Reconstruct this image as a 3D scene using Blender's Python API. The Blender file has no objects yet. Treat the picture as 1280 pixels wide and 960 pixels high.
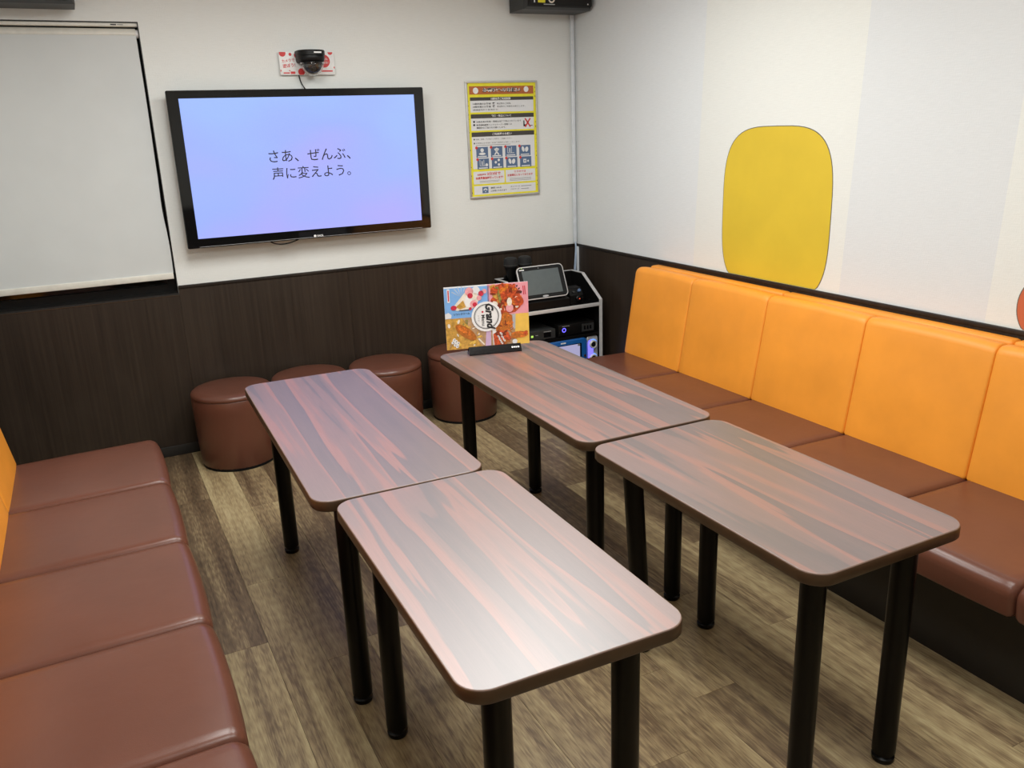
import bpy, bmesh, math, random
from mathutils import Vector, Matrix

random.seed(7)
PI = math.pi
S = bpy.context.scene
COL = S.collection

# ---------------------------------------------------------------- camera
CAM_POS = Vector((-2.78491, -4.63087, 1.62899))
YAW, PITCH, ROLL, FPX = 0.4592203, -0.2958288, -0.0371953, 1053.644


def make_camera():
    cd = bpy.data.cameras.new('camera')
    cd.sensor_fit = 'HORIZONTAL'
    cd.sensor_width = 36.0
    cd.lens = FPX * 36.0 / 1280.0
    cd.clip_start = 0.02
    o = bpy.data.objects.new('camera', cd)
    COL.objects.link(o)
    cy, sy, cp, sp = math.cos(YAW), math.sin(YAW), math.cos(PITCH), math.sin(PITCH)
    f = Vector((sy * cp, cy * cp, sp))
    r = Vector((cy, -sy, 0))
    u = r.cross(f)
    c, s = math.cos(ROLL), math.sin(ROLL)
    r2 = r * c + u * s
    u2 = u * c - r * s
    m = Matrix((r2, u2, -f)).transposed().to_4x4()
    m.translation = CAM_POS
    o.matrix_world = m
    S.camera = o


make_camera()

# ---------------------------------------------------------------- world, exposure
W = bpy.data.worlds.new('world')
S.world = W
W.use_nodes = True
W.node_tree.nodes['Background'].inputs['Color'].default_value = (0.9, 0.95, 1.0, 1)
W.node_tree.nodes['Background'].inputs['Strength'].default_value = 0.3
S.view_settings.view_transform = 'Standard'
S.view_settings.look = 'None'
S.view_settings.gamma = 1.0
S.view_settings.use_curve_mapping = False
S.view_settings.exposure = 0.0
LAMP_W = 28.5
LAMP_W_REAR = 20.0
LAMP_SPOTS = [(-2.25, -1.75), (-1.20, -1.75), (-2.25, -3.75), (-1.20, -3.75)]
SCREEN_EMIT = 1.2

CEIL = 2.5
XL = -3.40       # left wall
YR = -5.6        # rear wall
RAIL = 0.908     # top of the dark panelling


# ---------------------------------------------------------------- materials
def nodes_of(name):
    m = bpy.data.materials.new(name)
    m.use_nodes = True
    nt = m.node_tree
    return m, nt, nt.nodes['Principled BSDF']


def ramp(nt, stops):
    n = nt.nodes.new('ShaderNodeValToRGB')
    e = n.color_ramp.elements
    while len(e) > 1:
        e.remove(e[-1])
    e[0].position, e[0].color = stops[0][0], (*stops[0][1], 1)
    for p, c in stops[1:]:
        k = e.new(p)
        k.color = (*c, 1)
    return n


def mapped(nt, scale, loc=(0, 0, 0), coord='Object'):
    tc = nt.nodes.new('ShaderNodeTexCoord')
    mp = nt.nodes.new('ShaderNodeMapping')
    mp.inputs['Scale'].default_value = scale
    mp.inputs['Location'].default_value = loc
    nt.links.new(tc.outputs[coord], mp.inputs['Vector'])
    return mp


def noise(nt, vec, scale, detail=4, rough=0.55, dist=0.0):
    n = nt.nodes.new('ShaderNodeTexNoise')
    n.inputs['Scale'].default_value = scale
    n.inputs['Detail'].default_value = detail
    n.inputs['Roughness'].default_value = rough
    n.inputs['Distortion'].default_value = dist
    nt.links.new(vec, n.inputs['Vector'])
    return n


def bump(nt, b, height, strength, dist=0.001):
    n = nt.nodes.new('ShaderNodeBump')
    n.inputs['Strength'].default_value = strength
    n.inputs['Distance'].default_value = dist
    nt.links.new(height, n.inputs['Height'])
    nt.links.new(n.outputs['Normal'], b.inputs['Normal'])


def plain(name, c, rough=0.5, metal=0.0, vary=0.06, scale=30, spec=0.5, bmp=0.0, bscale=300, coat=0.0):
    m, nt, b = nodes_of(name)
    mp = mapped(nt, (1, 1, 1))
    n = noise(nt, mp.outputs[0], scale, 3)
    lo = tuple(max(0, x * (1 - vary)) for x in c)
    hi = tuple(min(1, x * (1 + vary)) for x in c)
    r = ramp(nt, [(0.3, lo), (0.7, hi)])
    nt.links.new(n.outputs['Fac'], r.inputs[0])
    nt.links.new(r.outputs[0], b.inputs['Base Color'])
    b.inputs['Roughness'].default_value = rough
    b.inputs['Metallic'].default_value = metal
    b.inputs['Specular IOR Level'].default_value = spec
    if coat:
        b.inputs['Coat Weight'].default_value = coat
        b.inputs['Coat Roughness'].default_value = 0.08
    if bmp:
        n2 = noise(nt, mp.outputs[0], bscale, 3)
        bump(nt, b, n2.outputs['Fac'], bmp)
    return m


def leather(name, c, rough):
    m, nt, b = nodes_of(name)
    mp = mapped(nt, (1, 1, 1))
    n = noise(nt, mp.outputs[0], 3.5, 5)
    r = ramp(nt, [(0.3, tuple(x * 0.9 for x in c)), (0.7, tuple(min(1, x * 1.08) for x in c))])
    nt.links.new(n.outputs['Fac'], r.inputs[0])
    nt.links.new(r.outputs[0], b.inputs['Base Color'])
    b.inputs['Roughness'].default_value = rough
    v = nt.nodes.new('ShaderNodeTexVoronoi')
    v.inputs['Scale'].default_value = 420
    nt.links.new(mp.outputs[0], v.inputs['Vector'])
    n2 = noise(nt, mp.outputs[0], 9, 4)
    a = nt.nodes.new('ShaderNodeMath')
    a.operation = 'MULTIPLY_ADD'
    a.inputs[1].default_value = 0.25
    nt.links.new(v.outputs['Distance'], a.inputs[0])
    mul = nt.nodes.new('ShaderNodeMath')
    mul.operation = 'MULTIPLY'
    mul.inputs[1].default_value = 2.5
    nt.links.new(n2.outputs['Fac'], mul.inputs[0])
    nt.links.new(mul.outputs[0], a.inputs[2])
    bump(nt, b, a.outputs[0], 0.22, 0.002)
    return m


def wallpaper(name, panels=False, c=(0.775, 0.79, 0.765)):
    m, nt, b = nodes_of(name)
    tc = nt.nodes.new('ShaderNodeTexCoord')
    mp = nt.nodes.new('ShaderNodeMapping')
    mp.inputs['Scale'].default_value = (22, 22, 330)
    nt.links.new(tc.outputs['Object'], mp.inputs['Vector'])
    weave = noise(nt, mp.outputs[0], 1.0, 3)
    mp2 = mapped(nt, (260, 260, 60))
    weave2 = noise(nt, mp2.outputs[0], 1.0, 2)
    add = nt.nodes.new('ShaderNodeMath')
    add.operation = 'ADD'
    nt.links.new(weave.outputs['Fac'], add.inputs[0])
    nt.links.new(weave2.outputs['Fac'], add.inputs[1])
    bump(nt, b, add.outputs[0], 0.5, 0.0010)
    cr = ramp(nt, [(0.2, tuple(x * 0.96 for x in c)), (0.8, tuple(x * 1.03 for x in c))])
    nt.links.new(weave.outputs['Fac'], cr.inputs[0])
    last = cr.outputs[0]
    if panels:   # printed blocks of slightly different tint, leaning edges
        sep = nt.nodes.new('ShaderNodeSeparateXYZ')
        nt.links.new(tc.outputs['Object'], sep.inputs[0])
        mad = nt.nodes.new('ShaderNodeMath')
        mad.operation = 'MULTIPLY_ADD'
        mad.inputs[1].default_value = 0.042
        nt.links.new(sep.outputs['Z'], mad.inputs[0])
        nt.links.new(sep.outputs['Y'], mad.inputs[2])
        mr = nt.nodes.new('ShaderNodeMapRange')
        mr.inputs['From Min'].default_value = -6
        mr.inputs['From Max'].default_value = 0
        nt.links.new(mad.outputs[0], mr.inputs['Value'])
        pos = lambda y: (y + 0.042 * 1.5 + 6) / 6
        cool, warm = (0.955, 0.97, 1.0), (1.0, 0.995, 0.965)
        st = [(0.0, cool), (pos(-4.9), warm), (pos(-3.95), cool), (pos(-3.55), warm), (pos(-2.82), (0.925, 0.935, 0.965)),
              (pos(-2.17), warm), (pos(-1.19), cool)]
        pr = ramp(nt, st)
        pr.color_ramp.interpolation = 'CONSTANT'
        nt.links.new(mr.outputs[0], pr.inputs[0])
        mx = nt.nodes.new('ShaderNodeMix')
        mx.data_type = 'RGBA'
        mx.blend_type = 'MULTIPLY'
        mx.inputs['Factor'].default_value = 1.0
        nt.links.new(last, mx.inputs[6])
        nt.links.new(pr.outputs[0], mx.inputs[7])
        last = mx.outputs[2]
    nt.links.new(last, b.inputs['Base Color'])
    b.inputs['Roughness'].default_value = 0.75
    b.inputs['Specular IOR Level'].default_value = 0.25
    return m


def panel_wood(name, a=(0.019, 0.012, 0.008), c=(0.052, 0.034, 0.023), rough=0.42):
    m, nt, b = nodes_of(name)
    mp = mapped(nt, (60, 60, 1.3))
    n = noise(nt, mp.outputs[0], 1.0, 6, 0.65)
    r = ramp(nt, [(0.3, a), (0.72, c)])
    nt.links.new(n.outputs['Fac'], r.inputs[0])
    mp2 = mapped(nt, (1.6, 1.6, 0.9))
    n2 = noise(nt, mp2.outputs[0], 2.0, 5)
    sm = ramp(nt, [(0.5, (0.0, 0.0, 0.0)), (0.8, (0.22, 0.22, 0.22))])
    nt.links.new(n2.outputs['Fac'], sm.inputs[0])
    mx = nt.nodes.new('ShaderNodeMix')
    mx.data_type = 'RGBA'
    nt.links.new(sm.outputs[0], mx.inputs['Factor'])
    nt.links.new(r.outputs[0], mx.inputs[6])
    mx.inputs[7].default_value = (0.075, 0.056, 0.042, 1)
    nt.links.new(mx.outputs[2], b.inputs['Base Color'])
    b.inputs['Roughness'].default_value = rough
    b.inputs['Specular IOR Level'].default_value = 0.35
    bump(nt, b, n.outputs['Fac'], 0.12, 0.0008)
    return m


def plank_wood():
    m, nt, b = nodes_of('vinyl_oak_plank')
    tc = nt.nodes.new('ShaderNodeTexCoord')
    oi = nt.nodes.new('ShaderNodeObjectInfo')
    off = nt.nodes.new('ShaderNodeVectorMath')
    off.operation = 'SCALE'
    nt.links.new(oi.outputs['Location'], off.inputs[0])
    off.inputs['Scale'].default_value = 3.77
    add = nt.nodes.new('ShaderNodeVectorMath')
    nt.links.new(tc.outputs['Object'], add.inputs[0])
    nt.links.new(off.outputs[0], add.inputs[1])

    def mp(scale):
        k = nt.nodes.new('ShaderNodeMapping')
        k.inputs['Scale'].default_value = scale
        nt.links.new(add.outputs[0], k.inputs['Vector'])
        return k.outputs[0]
    broad = noise(nt, mp((17.0, 0.75, 1)), 1.0, 3, 0.5, 0.35)       # long light and dark streaks
    patch = noise(nt, mp((42.0, 2.2, 1)), 1.0, 4, 0.6, 0.5)
    grain = noise(nt, mp((170, 7.5, 1)), 1.0, 5, 0.72, 0.25)          # fine fibres
    wav = nt.nodes.new('ShaderNodeTexWave')                        # cathedral arcs
    wav.wave_type = 'RINGS'
    wav.inputs['Scale'].default_value = 5.5
    wav.inputs['Distortion'].default_value = 9.0
    wav.inputs['Detail'].default_value = 3.0
    wav.inputs['Detail Scale'].default_value = 1.2
    nt.links.new(mp((10, 0.8, 1)), wav.inputs['Vector'])
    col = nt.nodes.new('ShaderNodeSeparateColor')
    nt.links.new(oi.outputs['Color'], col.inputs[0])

    def math2(op, a, bb):
        k = nt.nodes.new('ShaderNodeMath')
        k.operation = op
        for i, v in enumerate((a, bb)):
            if isinstance(v, (int, float)):
                k.inputs[i].default_value = v
            else:
                nt.links.new(v, k.inputs[i])
        return k.outputs[0]
    g = math2('MULTIPLY', math2('SUBTRACT', grain.outputs['Fac'], 0.5), 1.0)
    w = math2('MULTIPLY', math2('SUBTRACT', wav.outputs['Fac'], 0.5), 0.10)
    bb = math2('MULTIPLY', math2('SUBTRACT', broad.outputs['Fac'], 0.5), 1.0)
    pt = math2('MULTIPLY', math2('SUBTRACT', patch.outputs['Fac'], 0.5), 0.45)
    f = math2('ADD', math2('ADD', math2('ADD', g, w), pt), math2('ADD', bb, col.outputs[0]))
    r = ramp(nt, [(0.0, (0.070, 0.043, 0.024)), (0.33, (0.175, 0.116, 0.064)), (0.62, (0.37, 0.275, 0.145)), (1.0, (0.58, 0.475, 0.265))])
    nt.links.new(f, r.inputs[0])
    nt.links.new(r.outputs[0], b.inputs['Base Color'])
    b.inputs['Roughness'].default_value = 0.42
    b.inputs['Specular IOR Level'].default_value = 0.4
    bump(nt, b, grain.outputs['Fac'], 0.15, 0.0006)
    return m


def table_wood():
    m, nt, b = nodes_of('rosewood_laminate')
    tc = nt.nodes.new('ShaderNodeTexCoord')
    oi = nt.nodes.new('ShaderNodeObjectInfo')
    add = nt.nodes.new('ShaderNodeVectorMath')
    off = nt.nodes.new('ShaderNodeVectorMath')
    off.operation = 'SCALE'
    nt.links.new(oi.outputs['Location'], off.inputs[0])
    off.inputs['Scale'].default_value = 5.3
    nt.links.new(tc.outputs['Object'], add.inputs[0])
    nt.links.new(off.outputs[0], add.inputs[1])

    def mp(scale):
        k = nt.nodes.new('ShaderNodeMapping')
        k.inputs['Scale'].default_value = scale
        nt.links.new(add.outputs[0], k.inputs['Vector'])
        return k.outputs[0]
    # wandering lengthwise streaks
    streak = noise(nt, mp((9.0, 0.40, 1)), 1.0, 2.6, 0.5, 0.35)
    edge = noise(nt, mp((36, 2.4, 1)), 1.0, 4, 0.55, 0.6)
    fine = noise(nt, mp((320, 9, 1)), 1.0, 4, 0.7)

    def madd(a, k, c):
        q = nt.nodes.new('ShaderNodeMath')
        q.operation = 'MULTIPLY_ADD'
        nt.links.new(a, q.inputs[0])
        q.inputs[1].default_value = k
        if isinstance(c, (int, float)):
            q.inputs[2].default_value = c
        else:
            nt.links.new(c, q.inputs[2])
        return q.outputs[0]
    f = madd(edge.outputs['Fac'], 0.05, madd(streak.outputs['Fac'], 1.25, -0.15))
    r = ramp(nt, [(0.20, (0.058, 0.032, 0.030)), (0.34, (0.092, 0.050, 0.044)), (0.425, (0.074, 0.041, 0.038)), (0.437, (0.195, 0.070, 0.047)),
                  (0.475, (0.19, 0.070, 0.047)), (0.50, (0.135, 0.063, 0.050)), (0.585, (0.118, 0.058, 0.047)), (0.597, (0.066, 0.040, 0.037)),
                  (0.66, (0.094, 0.050, 0.043)), (0.675, (0.185, 0.068, 0.046)), (0.74, (0.115, 0.055, 0.045))])
    nt.links.new(f, r.inputs[0])
    mx = nt.nodes.new('ShaderNodeMix')
    mx.data_type = 'RGBA'
    mx.blend_type = 'MULTIPLY'
    mx.inputs['Factor'].default_value = 0.5
    fr = ramp(nt, [(0.3, (0.95, 0.90, 0.90)), (0.65, (1.55, 1.45, 1.45))])
    nt.links.new(fine.outputs['Fac'], fr.inputs[0])
    nt.links.new(r.outputs[0], mx.inputs[6])
    nt.links.new(fr.outputs[0], mx.inputs[7])
    nt.links.new(mx.outputs[2], b.inputs['Base Color'])
    b.inputs['Roughness'].default_value = 0.42
    b.inputs['IOR'].default_value = 2.3
    b.inputs['Specular IOR Level'].default_value = 0.75
    return m


def emitter(name, c, s, rough=0.15, grad=None):
    m, nt, b = nodes_of(name)
    b.inputs['Base Color'].default_value = (0.01, 0.01, 0.012, 1)
    b.inputs['Roughness'].default_value = rough
    b.inputs['Emission Strength'].default_value = s
    mp = mapped(nt, (1, 1, 1))
    n = noise(nt, mp.outputs[0], 1.6, 2)
    r = ramp(nt, grad or [(0.3, tuple(x * 0.95 for x in c)), (0.7, c)])
    nt.links.new(n.outputs['Fac'], r.inputs[0])
    nt.links.new(r.outputs[0], b.inputs['Emission Color'])
    return m


def tv_picture():
    m, nt, b = nodes_of('tv_picture')
    b.inputs['Base Color'].default_value = (0.012, 0.012, 0.014, 1)
    b.inputs['Roughness'].default_value = 0.16
    tc = nt.nodes.new('ShaderNodeTexCoord')
    n = noise(nt, mapped(nt, (1.3, 1, 1.8), (3.1, 0, 0.4)).outputs[0], 1.0, 2)
    sep = nt.nodes.new('ShaderNodeSeparateXYZ')
    nt.links.new(tc.outputs['Object'], sep.inputs[0])
    a = nt.nodes.new('ShaderNodeMath')
    a.operation = 'MULTIPLY_ADD'
    a.inputs[1].default_value = -0.55
    nt.links.new(sep.outputs['Z'], a.inputs[0])
    nt.links.new(n.outputs['Fac'], a.inputs[2])
    r = ramp(nt, [(0.25, (0.30, 0.435, 0.90)), (0.5, (0.30, 0.395, 0.90)), (0.78, (0.365, 0.365, 0.87))])
    nt.links.new(a.outputs[0], r.inputs[0])
    nt.links.new(r.outputs[0], b.inputs['Emission Color'])
    b.inputs['Emission Strength'].default_value = SCREEN_EMIT
    return m


def glassy(name, tint=(1, 1, 1), rough=0.02):
    m, nt, b = nodes_of(name)
    b.inputs['Base Color'].default_value = (*tint, 1)
    b.inputs['Transmission Weight'].default_value = 1.0
    b.inputs['Roughness'].default_value = rough
    b.inputs['IOR'].default_value = 1.45
    return m


M = {}
M['wall'] = wallpaper('fabric_wallpaper')
M['wall_print'] = wallpaper('fabric_wallpaper_blocks', True)
M['ceiling'] = plain('ceiling_board', (0.80, 0.80, 0.78), 0.85, bmp=0.2, bscale=160)
M['subfloor'] = plain('floor_joint_dark', (0.035, 0.026, 0.018), 0.8)
M['plank'] = plank_wood()
M['panelling'] = panel_wood('dark_wood_panelling', (0.022, 0.0145, 0.010), (0.042, 0.029, 0.020))
M['rail'] = panel_wood('dark_wood_rail', (0.010, 0.007, 0.005), (0.022, 0.015, 0.011), 0.5)
M['base'] = plain('grey_vinyl_base', (0.028, 0.0245, 0.021), 0.6, spec=0.3)
M['black'] = plain('satin_black', (0.0045, 0.0042, 0.004), 0.42, spec=0.28)
M['black_gloss'] = plain('gloss_black', (0.004, 0.004, 0.0045), 0.14, spec=0.35)
M['black_matt'] = plain('matt_black', (0.005, 0.005, 0.005), 0.7, spec=0.2)
M['leg'] = plain('black_powder_coat', (0.0025, 0.0022, 0.0019), 0.32, spec=0.22)
M['char'] = plain('charcoal_plastic', (0.028, 0.029, 0.029), 0.5, bmp=0.1)
M['grille'] = plain('speaker_cloth', (0.005, 0.005, 0.005), 0.8, bmp=0.5, bscale=900)
M['brown'] = leather('brown_leatherette', (0.132, 0.047, 0.028), 0.30)
M['orange'] = leather('orange_leatherette', (0.86, 0.315, 0.028), 0.50)
M['orange_seam'] = plain('orange_welt', (0.62, 0.16, 0.02), 0.6)
M['plinth'] = plain('black_plinth', (0.012, 0.010, 0.008), 0.55)
M['table'] = table_wood()
M['edge'] = plain('brown_edge_band', (0.060, 0.032, 0.015), 0.38, vary=0.15, scale=14)
M['edge_light'] = plain('pale_edge_lip', (0.20, 0.13, 0.10), 0.35)
M['silver'] = plain('brushed_silver', (0.66, 0.65, 0.64), 0.32, 0.15)
M['silver_pl'] = plain('silver_plastic', (0.50, 0.51, 0.52), 0.4, 0.2)
M['steel_frame'] = plain('frame_silver', (0.58, 0.57, 0.55), 0.35, 0.6)
M['white'] = plain('white_plastic', (0.82, 0.82, 0.81), 0.4)
M['duct'] = plain('cool_white_duct', (0.70, 0.74, 0.78), 0.4)
M['offwhite'] = plain('cream_rail_white', (0.72, 0.70, 0.63), 0.45)
M['canvas'] = plain('screen_fabric', (0.63, 0.655, 0.65), 0.85, vary=0.025, scale=4, bmp=0.12, bscale=5)
M['tv_bezel'] = plain('piano_black_bezel', (0.005, 0.005, 0.005), 0.05, spec=0.45)
M['tv'] = tv_picture()
M['ink'] = plain('print_ink_black', (0.018, 0.018, 0.020), 0.6)
M['dark_pane'] = plain('dark_window_pane', (0.006, 0.006, 0.006), 0.06)
M['jamb'] = plain('black_jamb', (0.012, 0.011, 0.010), 0.5)
M['paper'] = plain('print_paper', (0.74, 0.75, 0.76), 0.5, vary=0.02)
M['red'] = plain('print_red', (0.62, 0.035, 0.035), 0.5)
M['yellow'] = plain('print_yellow', (0.80, 0.73, 0.03), 0.5)
M['rust'] = plain('print_rust', (0.45, 0.13, 0.035), 0.5, vary=0.15, scale=90)
M['bar'] = plain('print_charcoal', (0.055, 0.050, 0.045), 0.5)
M['blueprint'] = plain('print_slate_blue', (0.09, 0.15, 0.27), 0.5)
M['greytext'] = plain('print_grey', (0.22, 0.22, 0.22), 0.6)
M['decal'] = plain('yellow_wall_print', (0.70, 0.50, 0.030), 0.6, vary=0.04, scale=5, bmp=0.3, bscale=240)
M['decal_red'] = plain('red_wall_print', (0.55, 0.13, 0.05), 0.6, vary=0.04, scale=5)
M['outline'] = plain('thin_grey_outline', (0.12, 0.11, 0.08), 0.6)
M['dome'] = glassy('clear_dome')
M['glint'] = plain('lens_black', (0.012, 0.012, 0.014), 0.08)
M['tablet_lcd'] = plain('idle_lcd', (0.105, 0.125, 0.128), 0.30)
M['led_blue'] = emitter('led_blue', (0.12, 0.10, 1.0), 2.6)
M['led_cyan'] = emitter('led_cyan', (0.12, 0.32, 1.0), 1.6)
M['led_green'] = emitter('led_green', (0.45, 0.75, 0.12), 1.2)
M['led_red'] = emitter('led_red', (1.0, 0.12, 0.05), 1.2)
M['machine_blue'] = plain('machine_blue', (0.008, 0.10, 0.34), 0.30)
M['machine_lcd'] = emitter('machine_lcd', (0.46, 0.44, 0.68), 0.85)
M['cable_blue'] = plain('pale_blue_cable', (0.42, 0.52, 0.66), 0.45)
# menu print
M['m_blue'] = plain('menu_sky_blue', (0.20, 0.42, 0.78), 0.35)
M['m_pink'] = plain('menu_pink', (0.80, 0.33, 0.38), 0.35)
M['m_gold'] = plain('menu_golden', (0.58, 0.32, 0.06), 0.35, vary=0.35, scale=60)
M['m_yellow'] = plain('menu_yellow', (0.82, 0.52, 0.09), 0.35)
M['m_tan'] = plain('menu_tan', (0.45, 0.28, 0.15), 0.35, vary=0.35, scale=50)
M['m_red'] = plain('menu_sauce_red', (0.50, 0.075, 0.02), 0.3, vary=0.6, scale=90)
M['m_sauce'] = plain('menu_dark_sauce', (0.20, 0.030, 0.010), 0.3, vary=0.4, scale=90)
M['m_orange'] = plain('menu_fried_orange', (0.62, 0.165, 0.02), 0.3, vary=0.5, scale=110)
M['m_brown'] = plain('menu_fried_brown', (0.46, 0.14, 0.018), 0.3, vary=0.25, scale=80)
M['m_cream'] = plain('menu_cream', (0.82, 0.74, 0.62), 0.35, vary=0.1, scale=60)
M['m_berry'] = plain('menu_berry', (0.55, 0.03, 0.06), 0.3, vary=0.3, scale=80)
M['m_rose'] = plain('menu_rose', (0.80, 0.36, 0.38), 0.35, vary=0.12, scale=70)
M['m_lilac'] = plain('menu_lilac', (0.60, 0.42, 0.62), 0.35)
M['m_green'] = plain('menu_olive', (0.25, 0.22, 0.05), 0.35, vary=0.4, scale=90)


# ---------------------------------------------------------------- mesh helpers
def new_obj(name, mesh, parent=None, loc=None, rot=None):
    o = bpy.data.objects.new(name, mesh)
    COL.objects.link(o)
    if parent is not None:
        o.parent = parent
    if loc is not None:
        o.location = loc
    if rot is not None:
        o.rotation_euler = rot
    return o


def finish(name, bm, mats, parent=None, loc=None, rot=None, smooth=False, angle=40):
    me = bpy.data.meshes.new(name)
    bmesh.ops.recalc_face_normals(bm, faces=bm.faces[:])
    bm.normal_update()
    if smooth:
        for f in bm.faces:
            f.smooth = True
        lim = math.radians(angle)
        for e in bm.edges:
            if len(e.link_faces) == 2 and e.calc_face_angle(0) > lim:
                e.smooth = False
    bm.to_mesh(me)
    bm.free()
    for m in (mats if isinstance(mats, (list, tuple)) else [mats]):
        me.materials.append(M[m] if isinstance(m, str) else m)
    return new_obj(name, me, parent, loc, rot)


def thing(name, label, cat, loc=(0, 0, 0), rot=(0, 0, 0), group=None):
    o = bpy.data.objects.new(name, None)
    o.empty_display_size = 0.1
    COL.objects.link(o)
    o.location = loc
    o.rotation_euler = rot
    tag(o, label, cat, group)
    return o


def tag(o, label, cat, group=None):
    o['label'] = label
    o['category'] = cat
    if group:
        o['group'] = group
    return o


def struct(o):
    o['kind'] = 'structure'
    return o


def box_bm(bm, lo, hi, bev=0.0, mi=0):
    x0, y0, z0 = lo
    x1, y1, z1 = hi
    vs = [bm.verts.new(p) for p in ((x0, y0, z0), (x1, y0, z0), (x1, y1, z0), (x0, y1, z0), (x0, y0, z1), (x1, y0, z1), (x1, y1, z1), (x0, y1, z1))]
    fs = [bm.faces.new([vs[i] for i in q]) for q in ((0, 3, 2, 1), (4, 5, 6, 7), (0, 1, 5, 4), (1, 2, 6, 5), (2, 3, 7, 6), (3, 0, 4, 7))]
    for f in fs:
        f.material_index = mi
    if bev:
        es = set(e for f in fs for e in f.edges)
        bmesh.ops.bevel(bm, geom=list(es), offset=bev, segments=2, profile=0.5, affect='EDGES')


def box(name, lo, hi, mat, parent=None, bev=0.0, loc=None, rot=None):
    bm = bmesh.new()
    box_bm(bm, lo, hi, bev)
    return finish(name, bm, mat, parent, loc, rot, smooth=bev > 0, angle=50)


def loft(bm, loops, caps=True, mi=0, close=True):
    rows = [[bm.verts.new(p) for p in lp] for lp in loops]
    n = len(rows[0])
    out = []
    for a, b in zip(rows, rows[1:]):
        for i in range(n if close else n - 1):
            j = (i + 1) % n
            f = bm.faces.new((a[i], a[j], b[j], b[i]))
            f.material_index = mi
            out.append(f)
    if caps:
        for r in (rows[0], rows[-1]):
            f = bm.faces.new(r)
            f.material_index = mi
            out.append(f)
    return out


def rr(w, h, r, n=6, cx=0, cy=0):
    pts = []
    for (sx, sy, a0) in ((1, 1, 0), (-1, 1, 90), (-1, -1, 180), (1, -1, 270)):
        for k in range(n + 1):
            a = math.radians(a0 + 90 * k / n)
            pts.append((cx + sx * (w / 2 - r) + r * math.cos(a), cy + sy * (h / 2 - r) + r * math.sin(a)))
    return pts


def slab_loops(w, h, r, levels, n=6):
    """levels: (inset, z); rounded rectangle in xy"""
    return [[(x, y, z) for x, y in rr(w - 2 * i, h - 2 * i, max(r - i, 0.0005), n)] for i, z in levels]


def lathe_loops(profile, n=28, c=(0, 0)):
    return [[(c[0] + r * math.cos(2 * PI * k / n), c[1] + r * math.sin(2 * PI * k / n), z) for k in range(n)] for r, z in profile]


def lathe(name, profile, mat, parent=None, n=28, loc=None, rot=None, c=(0, 0), angle=40):
    bm = bmesh.new()
    loft(bm, lathe_loops(profile, n, c))
    return finish(name, bm, mat, parent, loc, rot, smooth=True, angle=angle)


def tube(name, pts, r, mat, parent=None, n=8):
    P = [Vector(p) for p in pts]
    # resample with Catmull-Rom
    Q = []
    for i in range(len(P) - 1):
        p0, p1, p2, p3 = P[max(i - 1, 0)], P[i], P[i + 1], P[min(i + 2, len(P) - 1)]
        for k in range(6):
            t = k / 6
            Q.append(0.5 * ((2 * p1) + (p2 - p0) * t + (2 * p0 - 5 * p1 + 4 * p2 - p3) * t * t + (3 * p1 - p0 - 3 * p2 + p3) * t ** 3))
    Q.append(P[-1])
    bm = bmesh.new()
    loops = []
    for i, p in enumerate(Q):
        d = (Q[min(i + 1, len(Q) - 1)] - Q[max(i - 1, 0)]).normalized()
        a = d.cross(Vector((0.31, 0.77, 0.55))).normalized()
        b = d.cross(a)
        loops.append([p + a * r * math.cos(2 * PI * k / n) + b * r * math.sin(2 * PI * k / n) for k in range(n)])
    loft(bm, loops)
    return finish(name, bm, mat, parent, smooth=True, angle=80)


TEXT_CACHE = {}


def text_geo(body, bold=0.0):
    key = (body, bold)
    if key not in TEXT_CACHE:
        c = bpy.data.curves.new('lettering', 'FONT')
        c.body = body
        c.resolution_u = 2
        c.offset = bold
        o = bpy.data.objects.new('lettering', c)
        COL.objects.link(o)
        dg = bpy.context.evaluated_depsgraph_get()
        me = bpy.data.meshes.new_from_object(o.evaluated_get(dg))
        V = [v.co.copy() for v in me.vertices]
        F = [tuple(p.vertices) for p in me.polygons]
        bpy.data.objects.remove(o)
        bpy.data.curves.remove(c)
        bpy.data.meshes.remove(me)
        TEXT_CACHE[key] = (V, F)
    return TEXT_CACHE[key]


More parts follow.
